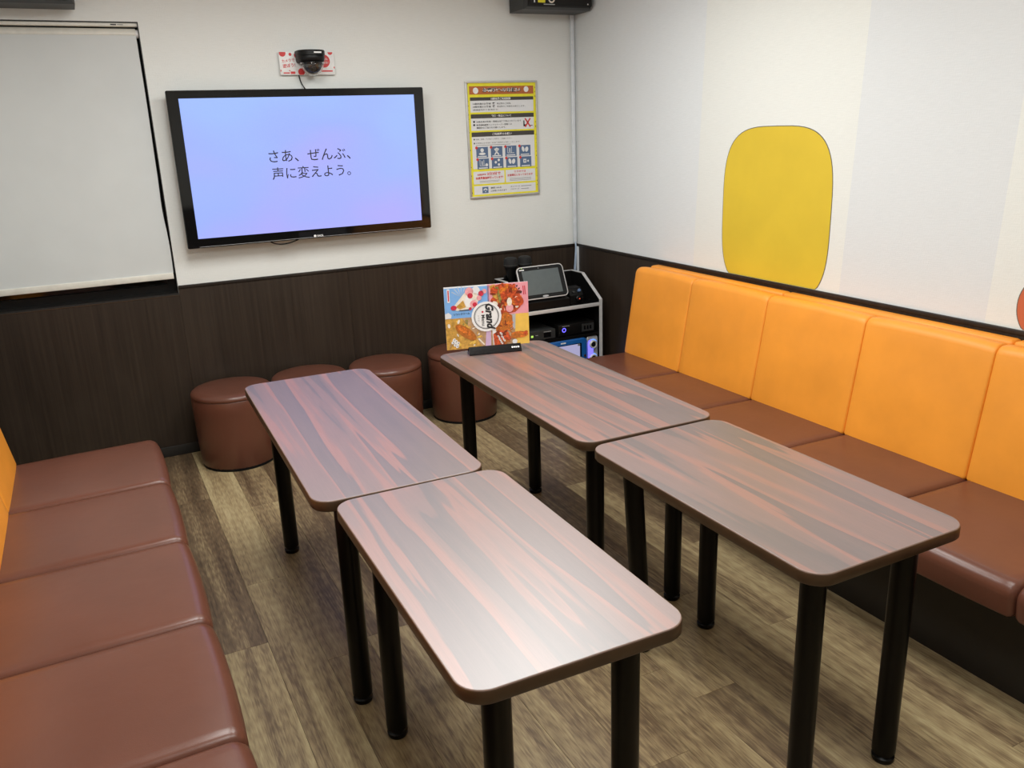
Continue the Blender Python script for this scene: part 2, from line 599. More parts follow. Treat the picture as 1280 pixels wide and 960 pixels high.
class Print:
    """flat print collected on one mesh; u right, v up, layer lifts along the normal"""

    def __init__(self):
        self.bm = bmesh.new()
        self.mats = []

    def mi(self, m):
        if m not in self.mats:
            self.mats.append(m)
        return self.mats.index(m)

    def poly(self, pts, mat, layer):
        f = self.bm.faces.new([self.bm.verts.new((u, v, layer * 0.0004)) for u, v in pts])
        f.material_index = self.mi(mat)

    def rect(self, u0, v0, u1, v1, mat, layer):
        self.poly([(u0, v0), (u1, v0), (u1, v1), (u0, v1)], mat, layer)

    def disc(self, u, v, r, mat, layer, ry=None, n=22, rot=0.0):
        ry = ry or r
        c, s = math.cos(rot), math.sin(rot)
        pts = []
        for k in range(n):
            a = 2 * PI * k / n
            x, y = r * math.cos(a), ry * math.sin(a)
            pts.append((u + x * c - y * s, v + x * s + y * c))
        self.poly(pts, mat, layer)

    def ring(self, u, v, r0, r1, mat, layer, n=32):
        i = self.mi(mat)
        A = [self.bm.verts.new((u + r0 * math.cos(2 * PI * k / n), v + r0 * math.sin(2 * PI * k / n), layer * 0.0004)) for k in range(n)]
        B = [self.bm.verts.new((u + r1 * math.cos(2 * PI * k / n), v + r1 * math.sin(2 * PI * k / n), layer * 0.0004)) for k in range(n)]
        for k in range(n):
            j = (k + 1) % n
            self.bm.faces.new((A[k], B[k], B[j], A[j])).material_index = i

    def text(self, body, u, v, width, mat, layer, rot=0.0, bold=0.0, height=None, center=False, slant=0.0):
        V, F = text_geo(body, bold)
        x0 = min(p.x for p in V)
        x1 = max(p.x for p in V)
        y0 = min(p.y for p in V)
        y1 = max(p.y for p in V)
        k = width / (x1 - x0)
        ky = height / (y1 - y0) if height else k
        c, s = math.cos(rot), math.sin(rot)
        i = self.mi(mat)
        ox = (x0 + x1) / 2 if center else x0
        oy = (y0 + y1) / 2 if center else y0
        vs = []
        for p in V:
            y = (p.y - oy) * ky
            x = (p.x - ox) * k + slant * y
            vs.append(self.bm.verts.new((u + x * c - y * s, v + x * s + y * c, layer * 0.0004)))
        for f in F:
            try:
                self.bm.faces.new([vs[q] for q in f]).material_index = i
            except ValueError:
                pass

    def build(self, name, parent, loc=None, rot=None):
        me = bpy.data.meshes.new(name)
        self.bm.to_mesh(me)
        self.bm.free()
        for m in self.mats:
            me.materials.append(M[m])
        return new_obj(name, me, parent, loc, rot)


FRONT = (PI / 2, 0, 0)      # print plane facing -y (u = +x, v = +z)

# ================================================================ SETTING
# ---- floor with planks
fl = struct(box('floor', (XL - 0.1, YR - 0.1, -0.10), (0.1, 0.15, -0.005), 'subfloor'))
PW, PL = 0.1504, 1.34


def plank_mesh(w, l):
    bm = bmesh.new()
    g = 0.0002
    loft(bm, [[(sx * (w / 2 - i), sy * (l / 2 - i), z) for sx, sy in ((1, 1), (-1, 1), (-1, -1), (1, -1))]
              for i, z in ((g, -0.005), (g, -0.0012), (g + 0.0004, 0.0))])
    me = bpy.data.meshes.new('plank')
    bmesh.ops.recalc_face_normals(bm, faces=bm.faces[:])
    bm.to_mesh(me)
    bm.free()
    me.materials.append(M['plank'])
    return me


full_plank = plank_mesh(PW, PL)
ends = {5: -0.70, 6: -0.28, 16: -1.16, 4: -1.05}
k = 0
x = -0.80 + 5 * PW
while x - PW > XL - PW:
    xa, xb = max(x - PW, XL), min(x, 0.0)
    if xb - xa > 0.01:
        # first joint below the back wall in this column
        colx = round((xb + 0.80) / PW)
        y1 = {-11: -0.70, -10: -0.28, -1: -1.16, -12: -1.0, -9: -0.9}.get(colx, -random.uniform(0.05, PL))
        edges = [0.0]
        yy = y1
        while yy > YR + 0.02:
            edges.append(yy)
            yy -= PL
        edges.append(YR)
        for a, b in zip(edges, edges[1:]):
            l = a - b
            w = xb - xa
            me = full_plank if abs(l - PL) < 1e-4 and abs(w - PW) < 1e-4 else plank_mesh(w, l)
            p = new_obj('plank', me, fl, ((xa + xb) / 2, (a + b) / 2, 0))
            t = random.choice((0.36, 0.42, 0.47, 0.50, 0.54, 0.58, 0.62))
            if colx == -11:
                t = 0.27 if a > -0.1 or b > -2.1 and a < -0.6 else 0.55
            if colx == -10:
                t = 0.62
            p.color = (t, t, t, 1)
    x -= PW

# ---- back wall with the recess for the screen
OX0, OX1, OZ0, OZ1, OD = -3.33, -2.395, 0.862, 2.166, 0.13
bm = bmesh.new()
box_bm(bm, (XL - 0.1, 0, -0.1), (0.1, OD, OZ0))
box_bm(bm, (XL - 0.1, 0, OZ1), (0.1, OD, CEIL))
box_bm(bm, (XL - 0.1, 0, OZ0), (OX0, OD, OZ1))
box_bm(bm, (OX1, 0, OZ0), (0.1, OD, OZ1))
wb = struct(finish('wall_back', bm, 'wall'))
bm = bmesh.new()
box_bm(bm, (OX0 - 0.0005, 0.001, OZ0), (OX0 + 0.004, OD, OZ1))
box_bm(bm, (OX1 - 0.004, 0.001, OZ0), (OX1 + 0.0005, OD, OZ1))
box_bm(bm, (OX0, 0.001, OZ1 - 0.004), (OX1, OD, OZ1 + 0.0005))
finish('recess_lining', bm, 'jamb', wb)
sl = box('sill', (OX0, -0.006, OZ0 - 0.001), (OX1, OD, OZ0 + 0.008), 'jamb', wb)
box('sill_edge', (OX0, -0.0085, OZ0 - 0.004), (OX1, -0.006, OZ0 - 0.001), 'edge', wb)
win = bpy.data.objects.new('window_1', None)
COL.objects.link(win)
struct(win)
win.location = (0, 0, 0)
box('pane', (OX0 + 0.004, OD - 0.025, OZ0 + 0.008), (OX1 - 0.004, OD - 0.015, OZ1 - 0.004), 'dark_pane', win)
bm = bmesh.new()
box_bm(bm, (OX0 + 0.004, OD - 0.045, OZ0 + 0.008), (OX1 - 0.004, OD - 0.0255, OZ0 + 0.045))
box_bm(bm, (OX0 + 0.004, OD - 0.045, OZ1 - 0.05), (OX1 - 0.004, OD - 0.0255, OZ1 - 0.004))
box_bm(bm, (OX0 + 0.004, OD - 0.045, OZ0 + 0.045), (OX0 + 0.04, OD - 0.0255, OZ1 - 0.05))
box_bm(bm, (OX1 - 0.04, OD - 0.045, OZ0 + 0.045), (OX1 - 0.004, OD - 0.0255, OZ1 - 0.05))
finish('window_frame', bm, 'black', win)
box('wainscot_backing', (XL, -0.002, 0.0), (0.0, -0.0001, OZ0 - 0.006), 'rail', wb)
box('wainscot_backing', (OX1 + 0.001, -0.002, OZ0 - 0.006), (0.0, -0.0001, RAIL - 0.016), 'rail', wb)
# wainscot sheets on the back wall
WT = 0.006
cuts = [XL, OX1, -1.50, -0.60, 0.0]
for a, b in zip(cuts, cuts[1:]):
    top = OZ0 - 0.004 if b <= OX1 + 0.001 else RAIL - 0.016
    box('wainscot_panel', (a + 0.0006, -WT, 0.0), (b - 0.0006, -0.0021, top), 'panelling', wb)
struct(box('trim_1', (OX1 + 0.001, -0.012, RAIL - 0.016), (-0.0, -0.0002, RAIL), 'rail', None, 0.002))
bb = struct(box('baseboard_back', (XL, -0.013, 0.0), (0.0, -WT, 0.056), 'base', None, 0.002))

# ---- right wall
wr = struct(box('wall_right', (0, YR, -0.1), (0.1, -0.0, CEIL), 'wall_print'))
cuts = [-0.012, -0.90, -1.80, -2.70, -3.60, -4.50, YR]
for a, b in zip(cuts, cuts[1:]):
    box('wainscot_panel', (-WT, b + 0.0006, 0), (-0.0002, a - 0.0006, RAIL - 0.016), 'panelling', wr)
struct(box('trim_2', (-0.012, YR, RAIL - 0.016), (-0.0002, -0.012, RAIL), 'rail', None, 0.002))
# ---- left wall, rear wall, ceiling
wl = struct(box('wall_left', (XL - 0.1, YR, -0.1), (XL, 0, CEIL), 'wall'))
for a, b in zip(cuts, cuts[1:]):
    box('wainscot_panel', (XL + 0.0002, b + 0.0006, 0), (XL + WT, a - 0.0006, RAIL - 0.016), 'panelling', wl)
struct(box('trim_3', (XL + 0.0002, YR, RAIL - 0.016), (XL + 0.012, -0.012, RAIL), 'rail', None, 0.002))
wre = struct(box('wall_rear', (XL - 0.1, YR - 0.1, -0.1), (0.1, YR, CEIL), 'wall'))
for a, b in ((XL + 0.01, -2.3), (-2.3, -1.15), (-1.15, -0.01)):
    box('wainscot_panel', (a + 0.0006, YR + 0.0002, 0), (b - 0.0006, YR + WT, RAIL - 0.016), 'panelling', wre)
struct(box('trim_4', (XL + 0.013, YR + 0.0002, RAIL - 0.016), (-0.013, YR + 0.012, RAIL), 'rail', None, 0.002))
struct(box('ceiling', (XL - 0.1, YR - 0.1, CEIL), (0.1, 0.13, CEIL + 0.1), 'ceiling'))

# ---- ceiling lights (above the frame)
for lx, ly in LAMP_SPOTS:
    where = ('far' if ly > -2 else 'near') + ' end of the ' + ('left' if lx < -2 else 'right')
    t = thing('ceiling_light', 'oblong white ceiling light panel above the ' + where + ' table row', 'ceiling light', (lx, ly, CEIL), group='ceiling light panels')
    bm = bmesh.new()
    for i, (o0, o1) in enumerate((((-0.32, -0.62), (0.32, -0.60)), ((-0.32, 0.60), (0.32, 0.62)), ((-0.32, -0.60), (-0.30, 0.60)), ((0.30, -0.60), (0.32, 0.60)))):
        box_bm(bm, (*o0, -0.03), (*o1, -0.0005))
    finish('light_frame', bm, 'white', t)
    ld = bpy.data.lights.new('light_source', 'AREA')
    ld.shape = 'RECTANGLE'
    ld.size = 0.56
    ld.size_y = 1.16
    ld.energy = LAMP_W if ly > -2 else LAMP_W_REAR
    ld.color = (0.975, 0.99, 0.965)
    lo = bpy.data.objects.new('light_source', ld)
    COL.objects.link(lo)
    lo.parent = t
    lo.location = (0, 0, -0.025)
    dif = box('diffuser', (-0.30, -0.60, -0.02), (0.30, 0.60, -0.001), 'white', t)

# ================================================================ BENCHES
def offset_profile(prof, inset):
    cx = sum(p[0] for p in prof) / len(prof)
    cz = sum(p[1] for p in prof) / len(prof)
    w = max(p[0] for p in prof) - min(p[0] for p in prof)
    h = max(p[1] for p in prof) - min(p[1] for p in prof)
    return [(cx + (x - cx) * (w - 2 * inset) / w, cz + (z - cz) * (h - 2 * inset) / h) for x, z in prof]


def round_corner(p0, p1, p2, r, n=6):
    a = (Vector(p0) - Vector(p1)).normalized()
    b = (Vector(p2) - Vector(p1)).normalized()
    ang = a.angle(b)
    d = r / math.tan(ang / 2)
    s, e = Vector(p1) + a * d, Vector(p1) + b * d
    c = Vector(p1) + (a + b).normalized() * (r / math.sin(ang / 2))
    out = []
    a0 = math.atan2(*(s - c).yx)
    da = math.atan2(*(e - c).yx) - a0
    da = (da + PI) % (2 * PI) - PI
    for k in range(n + 1):
        t = a0 + da * k / n
        out.append((c.x + r * math.cos(t), c.y + r * math.sin(t)))
    return out


def subdivide(pts, step):
    out = []
    for i, p in enumerate(pts):
        q = pts[(i + 1) % len(pts)]
        out.append(p)
        d = math.hypot(q[0] - p[0], q[1] - p[1])
        n = int(d // step)
        for k in range(1, n):
            out.append((p[0] + (q[0] - p[0]) * k / n, p[1] + (q[1] - p[1]) * k / n))
    return out


def cushion(name, corners, radii, y0, y1, mat, parent, puff=0.006, pr=0.012, sign=1, seed=0):
    """profile of (depth, z) corners extruded along y with rounded ends; depth d -> x = -d*sign"""
    prof = []
    n = len(corners)
    for i, (c, r) in enumerate(zip(corners, radii)):
        if r:
            prof += round_corner(corners[i - 1], c, corners[(i + 1) % n], r)
        else:
            prof.append(c)
    prof = subdivide(prof, 0.05)
    cx = sum(p[0] for p in prof) / len(prof)
    cz = sum(p[1] for p in prof) / len(prof)
    L = y1 - y0
    ys = [(0, pr), (pr * 0.3, pr * 0.29), (pr, 0)] + [(L * t, 0) for t in (0.08, 0.16, 0.28, 0.4, 0.5, 0.6, 0.72, 0.84, 0.92)] + [(L - pr, 0), (L - pr * 0.3, pr * 0.29), (L, pr)]
    loops = []
    rnd = random.Random(seed)
    for y, ins in ys:
        v = 2 * y / L - 1
        k = puff * (1 - abs(v) ** 2.6)
        lp = []
        for px, pz in offset_profile(prof, ins):
            d = Vector((px - cx, pz - cz))
            q = d.normalized() * k if d.length else Vector((0, 0))
            lp.append((-(px + q.x) * sign, y0 + y, pz + q.y))
        loops.append(lp)
    bm = bmesh.new()
    loft(bm, loops)
    return finish(name, bm, mat, parent, smooth=True, angle=60)


def bench(name, label, xwall, sign, seams, loc_y):
    """sign=1: back against the right wall (x = 0), seats reach to -x"""
    t = thing(name, label, 'bench', (xwall, 0, 0), group='upholstered banquette benches')
    y_far, y_near = seams[0], seams[-1]
    # plinth
    bm = bmesh.new()
    d0, d1 = 0.02, 0.6085
    xs = sorted((-d0 * sign, -d1 * sign))
    box_bm(bm, (xs[0], y_near + 0.01, 0.0), (xs[1], y_far - 0.012, 0.325))
    finish('plinth', bm, 'plinth', t)
    # upholstered back board on the wall
    xs = sorted((-0.012 * sign, -0.072 * sign))
    for a, b in zip(seams[:-1:2], list(seams[2::2]) + ([seams[-1]] if len(seams) % 2 == 0 else [])):
        box('back_board', (xs[0], b + 0.001, 0.325), (xs[1], a - 0.016 if a == y_far else a - 0.001, 0.884), 'orange', t, 0.012)
    for i, (a, b) in enumerate(zip(seams, seams[1:])):
        cushion('seat_cushion', [(0.745, 0.322), (0.757, 0.428), (0.10, 0.418), (0.10, 0.325)], [0.012, 0.040, 0.01, 0.005],
                b + 0.0012, a - 0.0012, 'brown', t, 0.008, 0.017, sign, i)
        cushion('back_cushion', [(0.232, 0.412), (0.152, 0.882), (0.078, 0.876), (0.078, 0.412)], [0.012, 0.034, 0.02, 0.004],
                b + 0.0012, a - 0.0012, 'orange', t, 0.006, 0.009, sign, 20 + i)
    # double welt over every seam of the seat front
    return t


bench('banquette_bench', 'long banquette with orange backrests and brown seats along the right wall',
      -0.0, 1, [-0.872, -1.350, -1.875, -2.405, -2.935, -3.460, -3.985, -4.51], 0)
bench('banquette_bench', 'brown seated banquette on the left wall below the projection screen, orange back barely in view',
      XL - 0.035 + 0.035, -1, [-0.95, -1.468, -2.0, -2.527, -3.032, -3.56, -4.08], 0)


# ================================================================ TABLES
def make_table(label, cx, cy, yaw, w, l, top, lean=None):
    t = thing('long_table', label, 'table', (cx, cy, 0), (0, 0, yaw), group='low rectangular tables in two rows')
    th = 0.032
    bm = bmesh.new()
    loft(bm, slab_loops(w - 0.006, l - 0.006, 0.055, [(0, top - th + 0.004), (0, top - 0.0006), (0.0006, top)], 8))
    finish('tabletop', bm, 'table', t, smooth=True, angle=30)
    # edge band: ring around the slab
    bm = bmesh.new()
    outer = [(0.004, top - th), (0.0, top - th + 0.005), (0.0, top - 0.006), (0.0012, top - 0.0025)]
    rows = slab_loops(w, l, 0.058, outer, 8)
    inner = slab_loops(w, l, 0.058, [(0.03, top - th)], 8)
    loft(bm, inner + rows, caps=False)
    finish('edge_band', bm, 'edge', t, smooth=True, angle=50)
    bm = bmesh.new()
    loft(bm, slab_loops(w, l, 0.058, [(0.0012, top - 0.0025), (0.0020, top - 0.0006), (0.0035, top - 0.0002)], 8), caps=False)
    finish('edge_lip', bm, 'edge_light', t, smooth=True, angle=50)
    r = 0.0295
    for sx in (-1, 1):
        for sy in (-1, 1):
            lx, ly = sx * (w / 2 - 0.097), sy * (l / 2 - 0.0945)
            h = top - th
            prof = [(0.001, -h), (r * 0.9, -h), (r * 0.98, -h + 0.006), (r * 0.98, -h + 0.014), (r * 0.80, -h + 0.018), (r * 0.80, -h + 0.026), (r, -h + 0.028),
                    (r, -0.006), (r * 1.25, -0.006), (r * 1.25, 0.0), (0.001, 0.0)]
            rot = None
            if lean and lean[0] == sx and lean[1] == sy:
                rot = (lean[3], lean[2], -yaw)
            foot = lathe('leg', prof, 'leg', t, 24, (lx, ly, h), rot)
            if rot:
                foot.location.z += 0.0
                foot.scale.z = 1.0
    return t


WD = dict(a=0.5074, b=0.4791, c=0.5105, d=0.4979)
make_table('dark rosewood table at far end of the left row, blue sheen from the television', -2.0955, -1.9622, math.radians(-1.545), 0.4985, 1.2483, 0.6995)
make_table('short dark rosewood table at near end of the left row beside the brown bench', -2.0829, -3.0423, math.radians(-0.99), 0.4840, 0.9063, 0.6975)
make_table('dark rosewood table at far end of the right row, with the menu stand on it', -1.2687, -1.9577, math.radians(-1.0545), 0.5095, 1.2483, 0.6983)
make_table('short dark rosewood table at near end of the right row, one leg leaning', -1.2813, -3.0471, math.radians(0.135), 0.4979, 0.9063, 0.6958,
           lean=(-1, 1, -0.070, 0.0))

# ================================================================ STOOLS
def make_stool(label, x, y):
    t = thing('round_stool', label, 'stool', (x, y, 0), (0, 0, random.uniform(0, 6)), group='round brown stools along the back wall')
    r = 0.2
    lathe('body', [(0.001, 0.012), (r - 0.014, 0.012), (r - 0.010, 0.02), (r - 0.004, 0.16), (r, 0.30), (r, 0.365), (r - 0.003, 0.370), (0.001, 0.370)], 'brown', t, 56)
    lathe('seat_pad', [(0.001, 0.368), (r - 0.004, 0.368), (r + 0.0015, 0.373), (r + 0.0015, 0.381), (r - 0.003, 0.391), (r - 0.012, 0.398), (r - 0.035, 0.4035), (r - 0.09, 0.407), (0.06, 0.409), (0.001, 0.4095)],
          'brown', t, 56, angle=70)
    lathe('base_ring', [(0.001, 0.0), (r - 0.016, 0.0), (r - 0.0125, 0.003), (r - 0.0125, 0.016), (0.001, 0.016)], 'black_matt', t, 40)
    return t


make_stool('leftmost round brown stool, nearest the left bench', -2.235, -0.245)
make_stool('second round brown stool from the left, mostly hidden behind the left table', -1.825, -0.235)
make_stool('third round brown stool from the left, above the right corner of the left table', -1.402, -0.245)
make_stool('rightmost round brown stool, behind the menu stand table', -0.925, -0.225)

# ================================================================ SCREEN in the recess
scr = thing('projection_screen', 'grey white pull down roller screen in the black wall recess at left', 'roller screen', (-2.86, 0.02, OZ1))
box('head_rail', (-0.463, -0.012, -0.0205), (0.463, 0.040, -0.0045), 'offwhite', scr, 0.003)
pr = Print()
pr.rect(0.345, -0.015, 0.37, -0.010, 'ink', 1)
pr.rect(0.375, -0.014, 0.40, -0.011, 'greytext', 1)
pr.build('maker_mark', scr, (0, -0.0125, 0), FRONT)
bm = bmesh.new()
loft(bm, [[(xx, 0.012 + 0.0245 * math.cos(2 * PI * k / 24), -0.0515 + 0.0245 * math.sin(2 * PI * k / 24)) for k in range(24)] for xx in (-0.458, 0.450)])
finish('roller', bm, 'offwhite', scr, smooth=True)
lathe('roller_cap', [(0.001, 0), (0.020, 0), (0.020, 0.012), (0.001, 0.012)], 'white', scr, 20, (0.450, 0.012, -0.0515), (0, PI / 2, 0))
# fabric sheet with a softly wavy right edge
bm = bmesh.new()
rows = []
NZ, NX = 44, 20
for j in range(NZ + 1):
    tz = j / NZ
    z = -0.060 - tz * (OZ1 - 0.060 - 0.975)
    edge = 0.449 + 0.004 * tz + 0.004 * math.sin(tz * 9) * tz - 0.006 * math.exp(-((tz - 0.72) / 0.10) ** 2)
    rows.append([(-0.458 + (edge + 0.458) * i / NX, -0.014 + 0.0035 * math.sin(tz * 7 + i * 0.35) * (i / NX) * tz
                  + 0.006 * math.exp(-((tz - 0.72) / 0.10) ** 2) * max(0, i / NX - 0.75), z) for i in range(NX + 1)])
fr = [[bm.verts.new(p) for p in r] for r in rows]
bk = [[bm.verts.new((p[0], p[1] + 0.0012, p[2])) for p in r] for r in rows]
for A, inv in ((fr, False), (bk, True)):
    for j in range(NZ):
        for i in range(NX):
            q = (A[j][i], A[j][i + 1], A[j + 1][i + 1], A[j + 1][i])
            bm.faces.new(q[::-1] if inv else q)
for j in range(NZ):
    for i in (0, NX):
        bm.faces.new((fr[j][i], fr[j + 1][i], bk[j + 1][i], bk[j][i]))
finish('screen_sheet', bm, 'canvas', scr, smooth=True, angle=60)
box('bottom_bar', (-0.460, -0.022, 0.945 - OZ1), (0.453, -0.006, 0.976 - OZ1), 'offwhite', scr, 0.003)

# ================================================================ TELEVISION
TX, TZ = -1.6725, 1.4755
tv = thing('television', 'large wall mounted television showing Japanese text on a pale blue screen', 'television', (TX, 0, TZ))
w2, h2 = 0.6565, 0.3775
bm = bmesh.new()
loft(bm, [[(x, yy, z) for x, z in rr(2 * (w2 - i), 2 * (h2 - i), 0.008, 3)] for i, yy in ((0.06, -0.045), (0.012, -0.062), (0.002, -0.070), (0.0, -0.074), (0.0, -0.094), (0.003, -0.0985))])
finish('casing', bm, 'tv_bezel', tv, smooth=True, angle=30)
bm = bmesh.new()
sx0, sx1, sz0, sz1 = -0.602, 0.600, -0.330, 0.340
for lo, hi in (((-w2 + 0.005, -h2 + 0.003), (w2 - 0.005, sz0)), ((-w2 + 0.005, sz1), (w2 - 0.005, h2 - 0.004)), ((-w2 + 0.005, sz0), (sx0, sz1)), ((sx1, sz0), (w2 - 0.005, sz1))):
    box_bm(bm, (lo[0], -0.1015, lo[1]), (hi[0], -0.0985, hi[1]))
finish('bezel', bm, 'tv_bezel', tv)
box('screen', (sx0, -0.1000, sz0), (sx1, -0.0985, sz1), 'tv', tv)
p = Print()
p.text('さあ、ぜんぶ、', -0.207, 0.022, 0.428, 'ink', 1, bold=0.004)
p.text('声に変えよう。', -0.200, -0.064, 0.415, 'ink', 1, bold=0.004)
p.build('screen_text', tv, (0, -0.1005, 0), FRONT)
p = Print()
p.disc(-0.012, -0.3655, 0.007, 'white', 1)
p.text('VACK', -0.002, -0.3705, 0.036, 'white', 1, bold=0.03, height=0.010)
p.build('logo', tv, (0, -0.1016, 0), FRONT)
p = Print()
p.rect(-0.60, -0.372, 0.60, -0.3705, 'silver_pl', 0)
p.build('lower_lip', tv, (0, -0.1016, 0), FRONT)
bm = bmesh.new()
box_bm(bm, (-0.2, -0.045, -0.2), (0.2, -0.0002, 0.2), 0.004)
finish('wall_bracket', bm, 'black', tv)
tube('cable', [(-0.26, -0.075, -0.36), (-0.235, -0.085, -0.383), (-0.195, -0.09, -0.394), (-0.15, -0.09, -0.391), (-0.10, -0.085, -0.378), (-0.06, -0.075, -0.362)], 0.0035, 'black', tv)

# ================================================================ CAMERA + SIGN
sg = thing('camera_sign', 'small white acrylic sign with red dots behind the dome camera', 'sign', (-1.612, 0, 1.979))
box('sign_plate', (-0.1435, -0.020, -0.055), (0.1415, -0.012, 0.056), 'white', sg, 0.002)
for xx in (-0.11, 0.11):
    box('spacer', (xx - 0.01, -0.012, -0.01), (xx + 0.01, -0.0002, 0.01), 'white', sg)
p = Print()


def capped(pr_, u, v, r, lay, u0=-0.1425, u1=0.1405, v0=-0.0545, v1=0.0552):
    pts = []
    for k in range(28):
        a = 2 * PI * k / 28
        pts.append((min(max(u + r * math.cos(a), u0), u1), min(max(v + r * math.sin(a), v0), v1)))
    pr_.poly(pts, 'red', lay)


for u, v, r in ((-0.125, 0.050, 0.017), (-0.086, 0.044, 0.0075), (-0.050, 0.040, 0.016), (-0.036, -0.040, 0.017), (0.086, 0.012, 0.032), (0.122, 0.055, 0.013),
                (-0.142, -0.034, 0.005), (0.140, -0.020, 0.005), (-0.096, -0.034, 0.0032)):
    capped(p, u, v, r, 1)
p.text('カメラで', -0.131, 0.004, 0.066, 'red', 1, rot=0.10, bold=0.02)
p.text('遊ぼう!', -0.128, -0.022, 0.064, 'red', 1, rot=0.10, bold=0.02)
p.text('録画も', 0.086, 0.021, 0.040, 'white', 2, rot=0.10, bold=0.012, center=True)
p.text('配信も!', 0.087, 0.004, 0.044, 'white', 2, rot=0.10, bold=0.012, center=True)
p.rect(-0.128, -0.048, -0.096, -0.042, 'red', 1)
p.rect(-0.092, -0.050, -0.068, -0.038, 'red', 1)
p.rect(0.068, -0.040, 0.128, -0.033, 'red', 1)
p.build('print', sg, (0, -0.0202, 0), FRONT)

cam = thing('dome_camera', 'black dome camera with clear cover on the wall above the television', 'camera', (-1.604, -0.0208, 1.982))


def dpoly(hw, d, n=10):     # D-shaped plan: flat on the wall, half-round to the front
    pts = [(hw, 0.0), (hw, -d + hw * 0.9)]
    for k in range(1, n):
        a = PI * k / n
        pts.append((hw * math.cos(a), -d + hw * 0.9 - hw * 0.9 * math.sin(a)))
    pts += [(-hw, -d + hw * 0.9), (-hw, 0.0)]
    return pts


bm = bmesh.new()
loft(bm, [[(x * s, y * s, z) for x, y in dpoly(0.070, 0.115)] for s, z in ((0.97, 0.056), (1.0, 0.052), (1.0, 0.032), (0.985, 0.030))])
finish('top_cap', bm, 'black', cam, smooth=True, angle=35)
bm = bmesh.new()
loft(bm, [[(x * s, y * s, z) for x, y in dpoly(0.0685, 0.113)] for s, z in ((0.985, 0.030), (1.0, 0.026), (0.985, 0.010), (0.93, 0.000), (0.86, -0.003))])
finish('housing', bm, 'black', cam, smooth=True, angle=45)
p = Print()
p.rect(-0.004, 0.036, 0.034, 0.043, 'white', 1)
o = p.build('label', cam, (0.004, -0.1160, 0.0026), FRONT)
R = 0.057
arc = [PI / 2 * k / 10 for k in range(1, 10)]
lathe('clear_cover', [(0.001, -R)] + [(R * math.sin(a), -R * math.cos(a)) for a in arc] + [(R, 0), (R * 1.06, 0.002), (R * 1.06, 0.005), (R - 0.0015, 0.005), (R - 0.0015, 0.0)]
      + [((R - 0.0015) * math.sin(a), -(R - 0.0015) * math.cos(a)) for a in arc[::-1]] + [(0.001, -(R - 0.0015))], 'dome', cam, 36, (0, -0.060, -0.009), angle=60)
lathe('camera_ball', [(0.001, -0.047)] + [(0.049 * math.sin(a), -0.047 * math.cos(a)) for a in [PI / 2 * k / 9 for k in range(1, 9)]] + [(0.049, 0.0), (0.001, 0.0)], 'char', cam, 28, (0, -0.060, -0.0085), angle=60)
lathe('lens', [(0.001, 0), (0.017, 0), (0.017, 0.014), (0.012, 0.018), (0.001, 0.016)], 'glint', cam, 24, (0, -0.082, -0.030), (math.radians(122), 0, 0))
tube('cable', [(-0.058, 0.014, -0.02), (-0.055, 0.0165, -0.06), (-0.046, 0.014, -0.10), (-0.032, -0.004, -0.132), (-0.03, -0.03, -0.165)], 0.003, 'black', cam)

# ================================================================ POSTER
po = thing('framed_poster', 'yellow bordered Japanese rules poster in a thin silver frame right of the television', 'poster', (-0.495, 0, 1.5595))
PWD, PHT = 0.462, 0.652
bm = bmesh.new()
fw = 0.011
for lo, hi in (((-PWD / 2, -PHT / 2), (PWD / 2, -PHT / 2 + fw)), ((-PWD / 2, PHT / 2 - fw), (PWD / 2, PHT / 2)), ((-PWD / 2, -PHT / 2 + fw), (-PWD / 2 + fw, PHT / 2 - fw)), ((PWD / 2 - fw, -PHT / 2 + fw), (PWD / 2, PHT / 2 - fw))):
    box_bm(bm, (lo[0], -0.016, lo[1]), (hi[0], -0.0004, hi[1]), 0.002)
finish('frame', bm, 'steel_frame', po, smooth=True, angle=40)
IW, IH = PWD - 2 * fw, PHT - 2 * fw
box('backing_sheet', (-IW / 2, -0.009, -IH / 2), (IW / 2, -0.0006, IH / 2), 'yellow', po)
p = Print()
U = lambda u: (u - 0.5) * IW
V = lambda v: (0.5 - v) * IH


def R_(u0, v0, u1, v1, m, lay):
    p.rect(U(u0), V(v1), U(u1), V(v0), m, lay)


def T_(s, u, v, w, h, m, lay=3, bold=0.0):
    p.text(s, U(u), V(v), w * IW, m, lay, bold=bold, height=h * IH)


for k in range(26):       # speckled border
    s = random.choice((0.008, 0.992))
    R_(s - 0.004, k / 26, s + 0.004, k / 26 + random.uniform(0.003, 0.012), 'edge', 1)
R_(0.03, 0.027, 0.97, 0.098, 'rust', 1)
p.disc(U(0.12), V(0.065), 0.017, 'white', 2)
p.disc(U(0.86), V(0.058), 0.016, 'white', 2)
for b_, m_, l_ in ((0.075, 'white', 2), (0.022, 'ink', 3)):
    p.text('お客様へのお願い', U(0.50), V(0.062), 0.56 * IW, m_, l_, bold=b_, height=0.042 * IH, center=True)
for v0, v1, v2, s in ((0.122, 0.151, 0.252, '18歳未満ご利用制限'), (0.268, 0.305, 0.412, '飲酒・喫煙について'), (0.426, 0.466, 0.752, 'ご利用時のお願い')):
    R_(0.035, v0, 0.965, v1, 'bar', 2)
    R_(0.035, v1, 0.965, v2, 'paper', 1)
    p.text(s, U(0.48), V((v0 + v1) / 2), 0.29 * IW, 'white', 3, bold=0.02, height=0.022 * IH, center=True)
T_('16歳未満のお客様', 0.07, 0.187, 0.26, 0.017, 'ink', bold=0.01)
T_('夜', 0.355, 0.187, 0.035, 0.021, 'ink', bold=0.02)
T_('時以降のご利用、', 0.42, 0.187, 0.21, 0.016, 'ink')
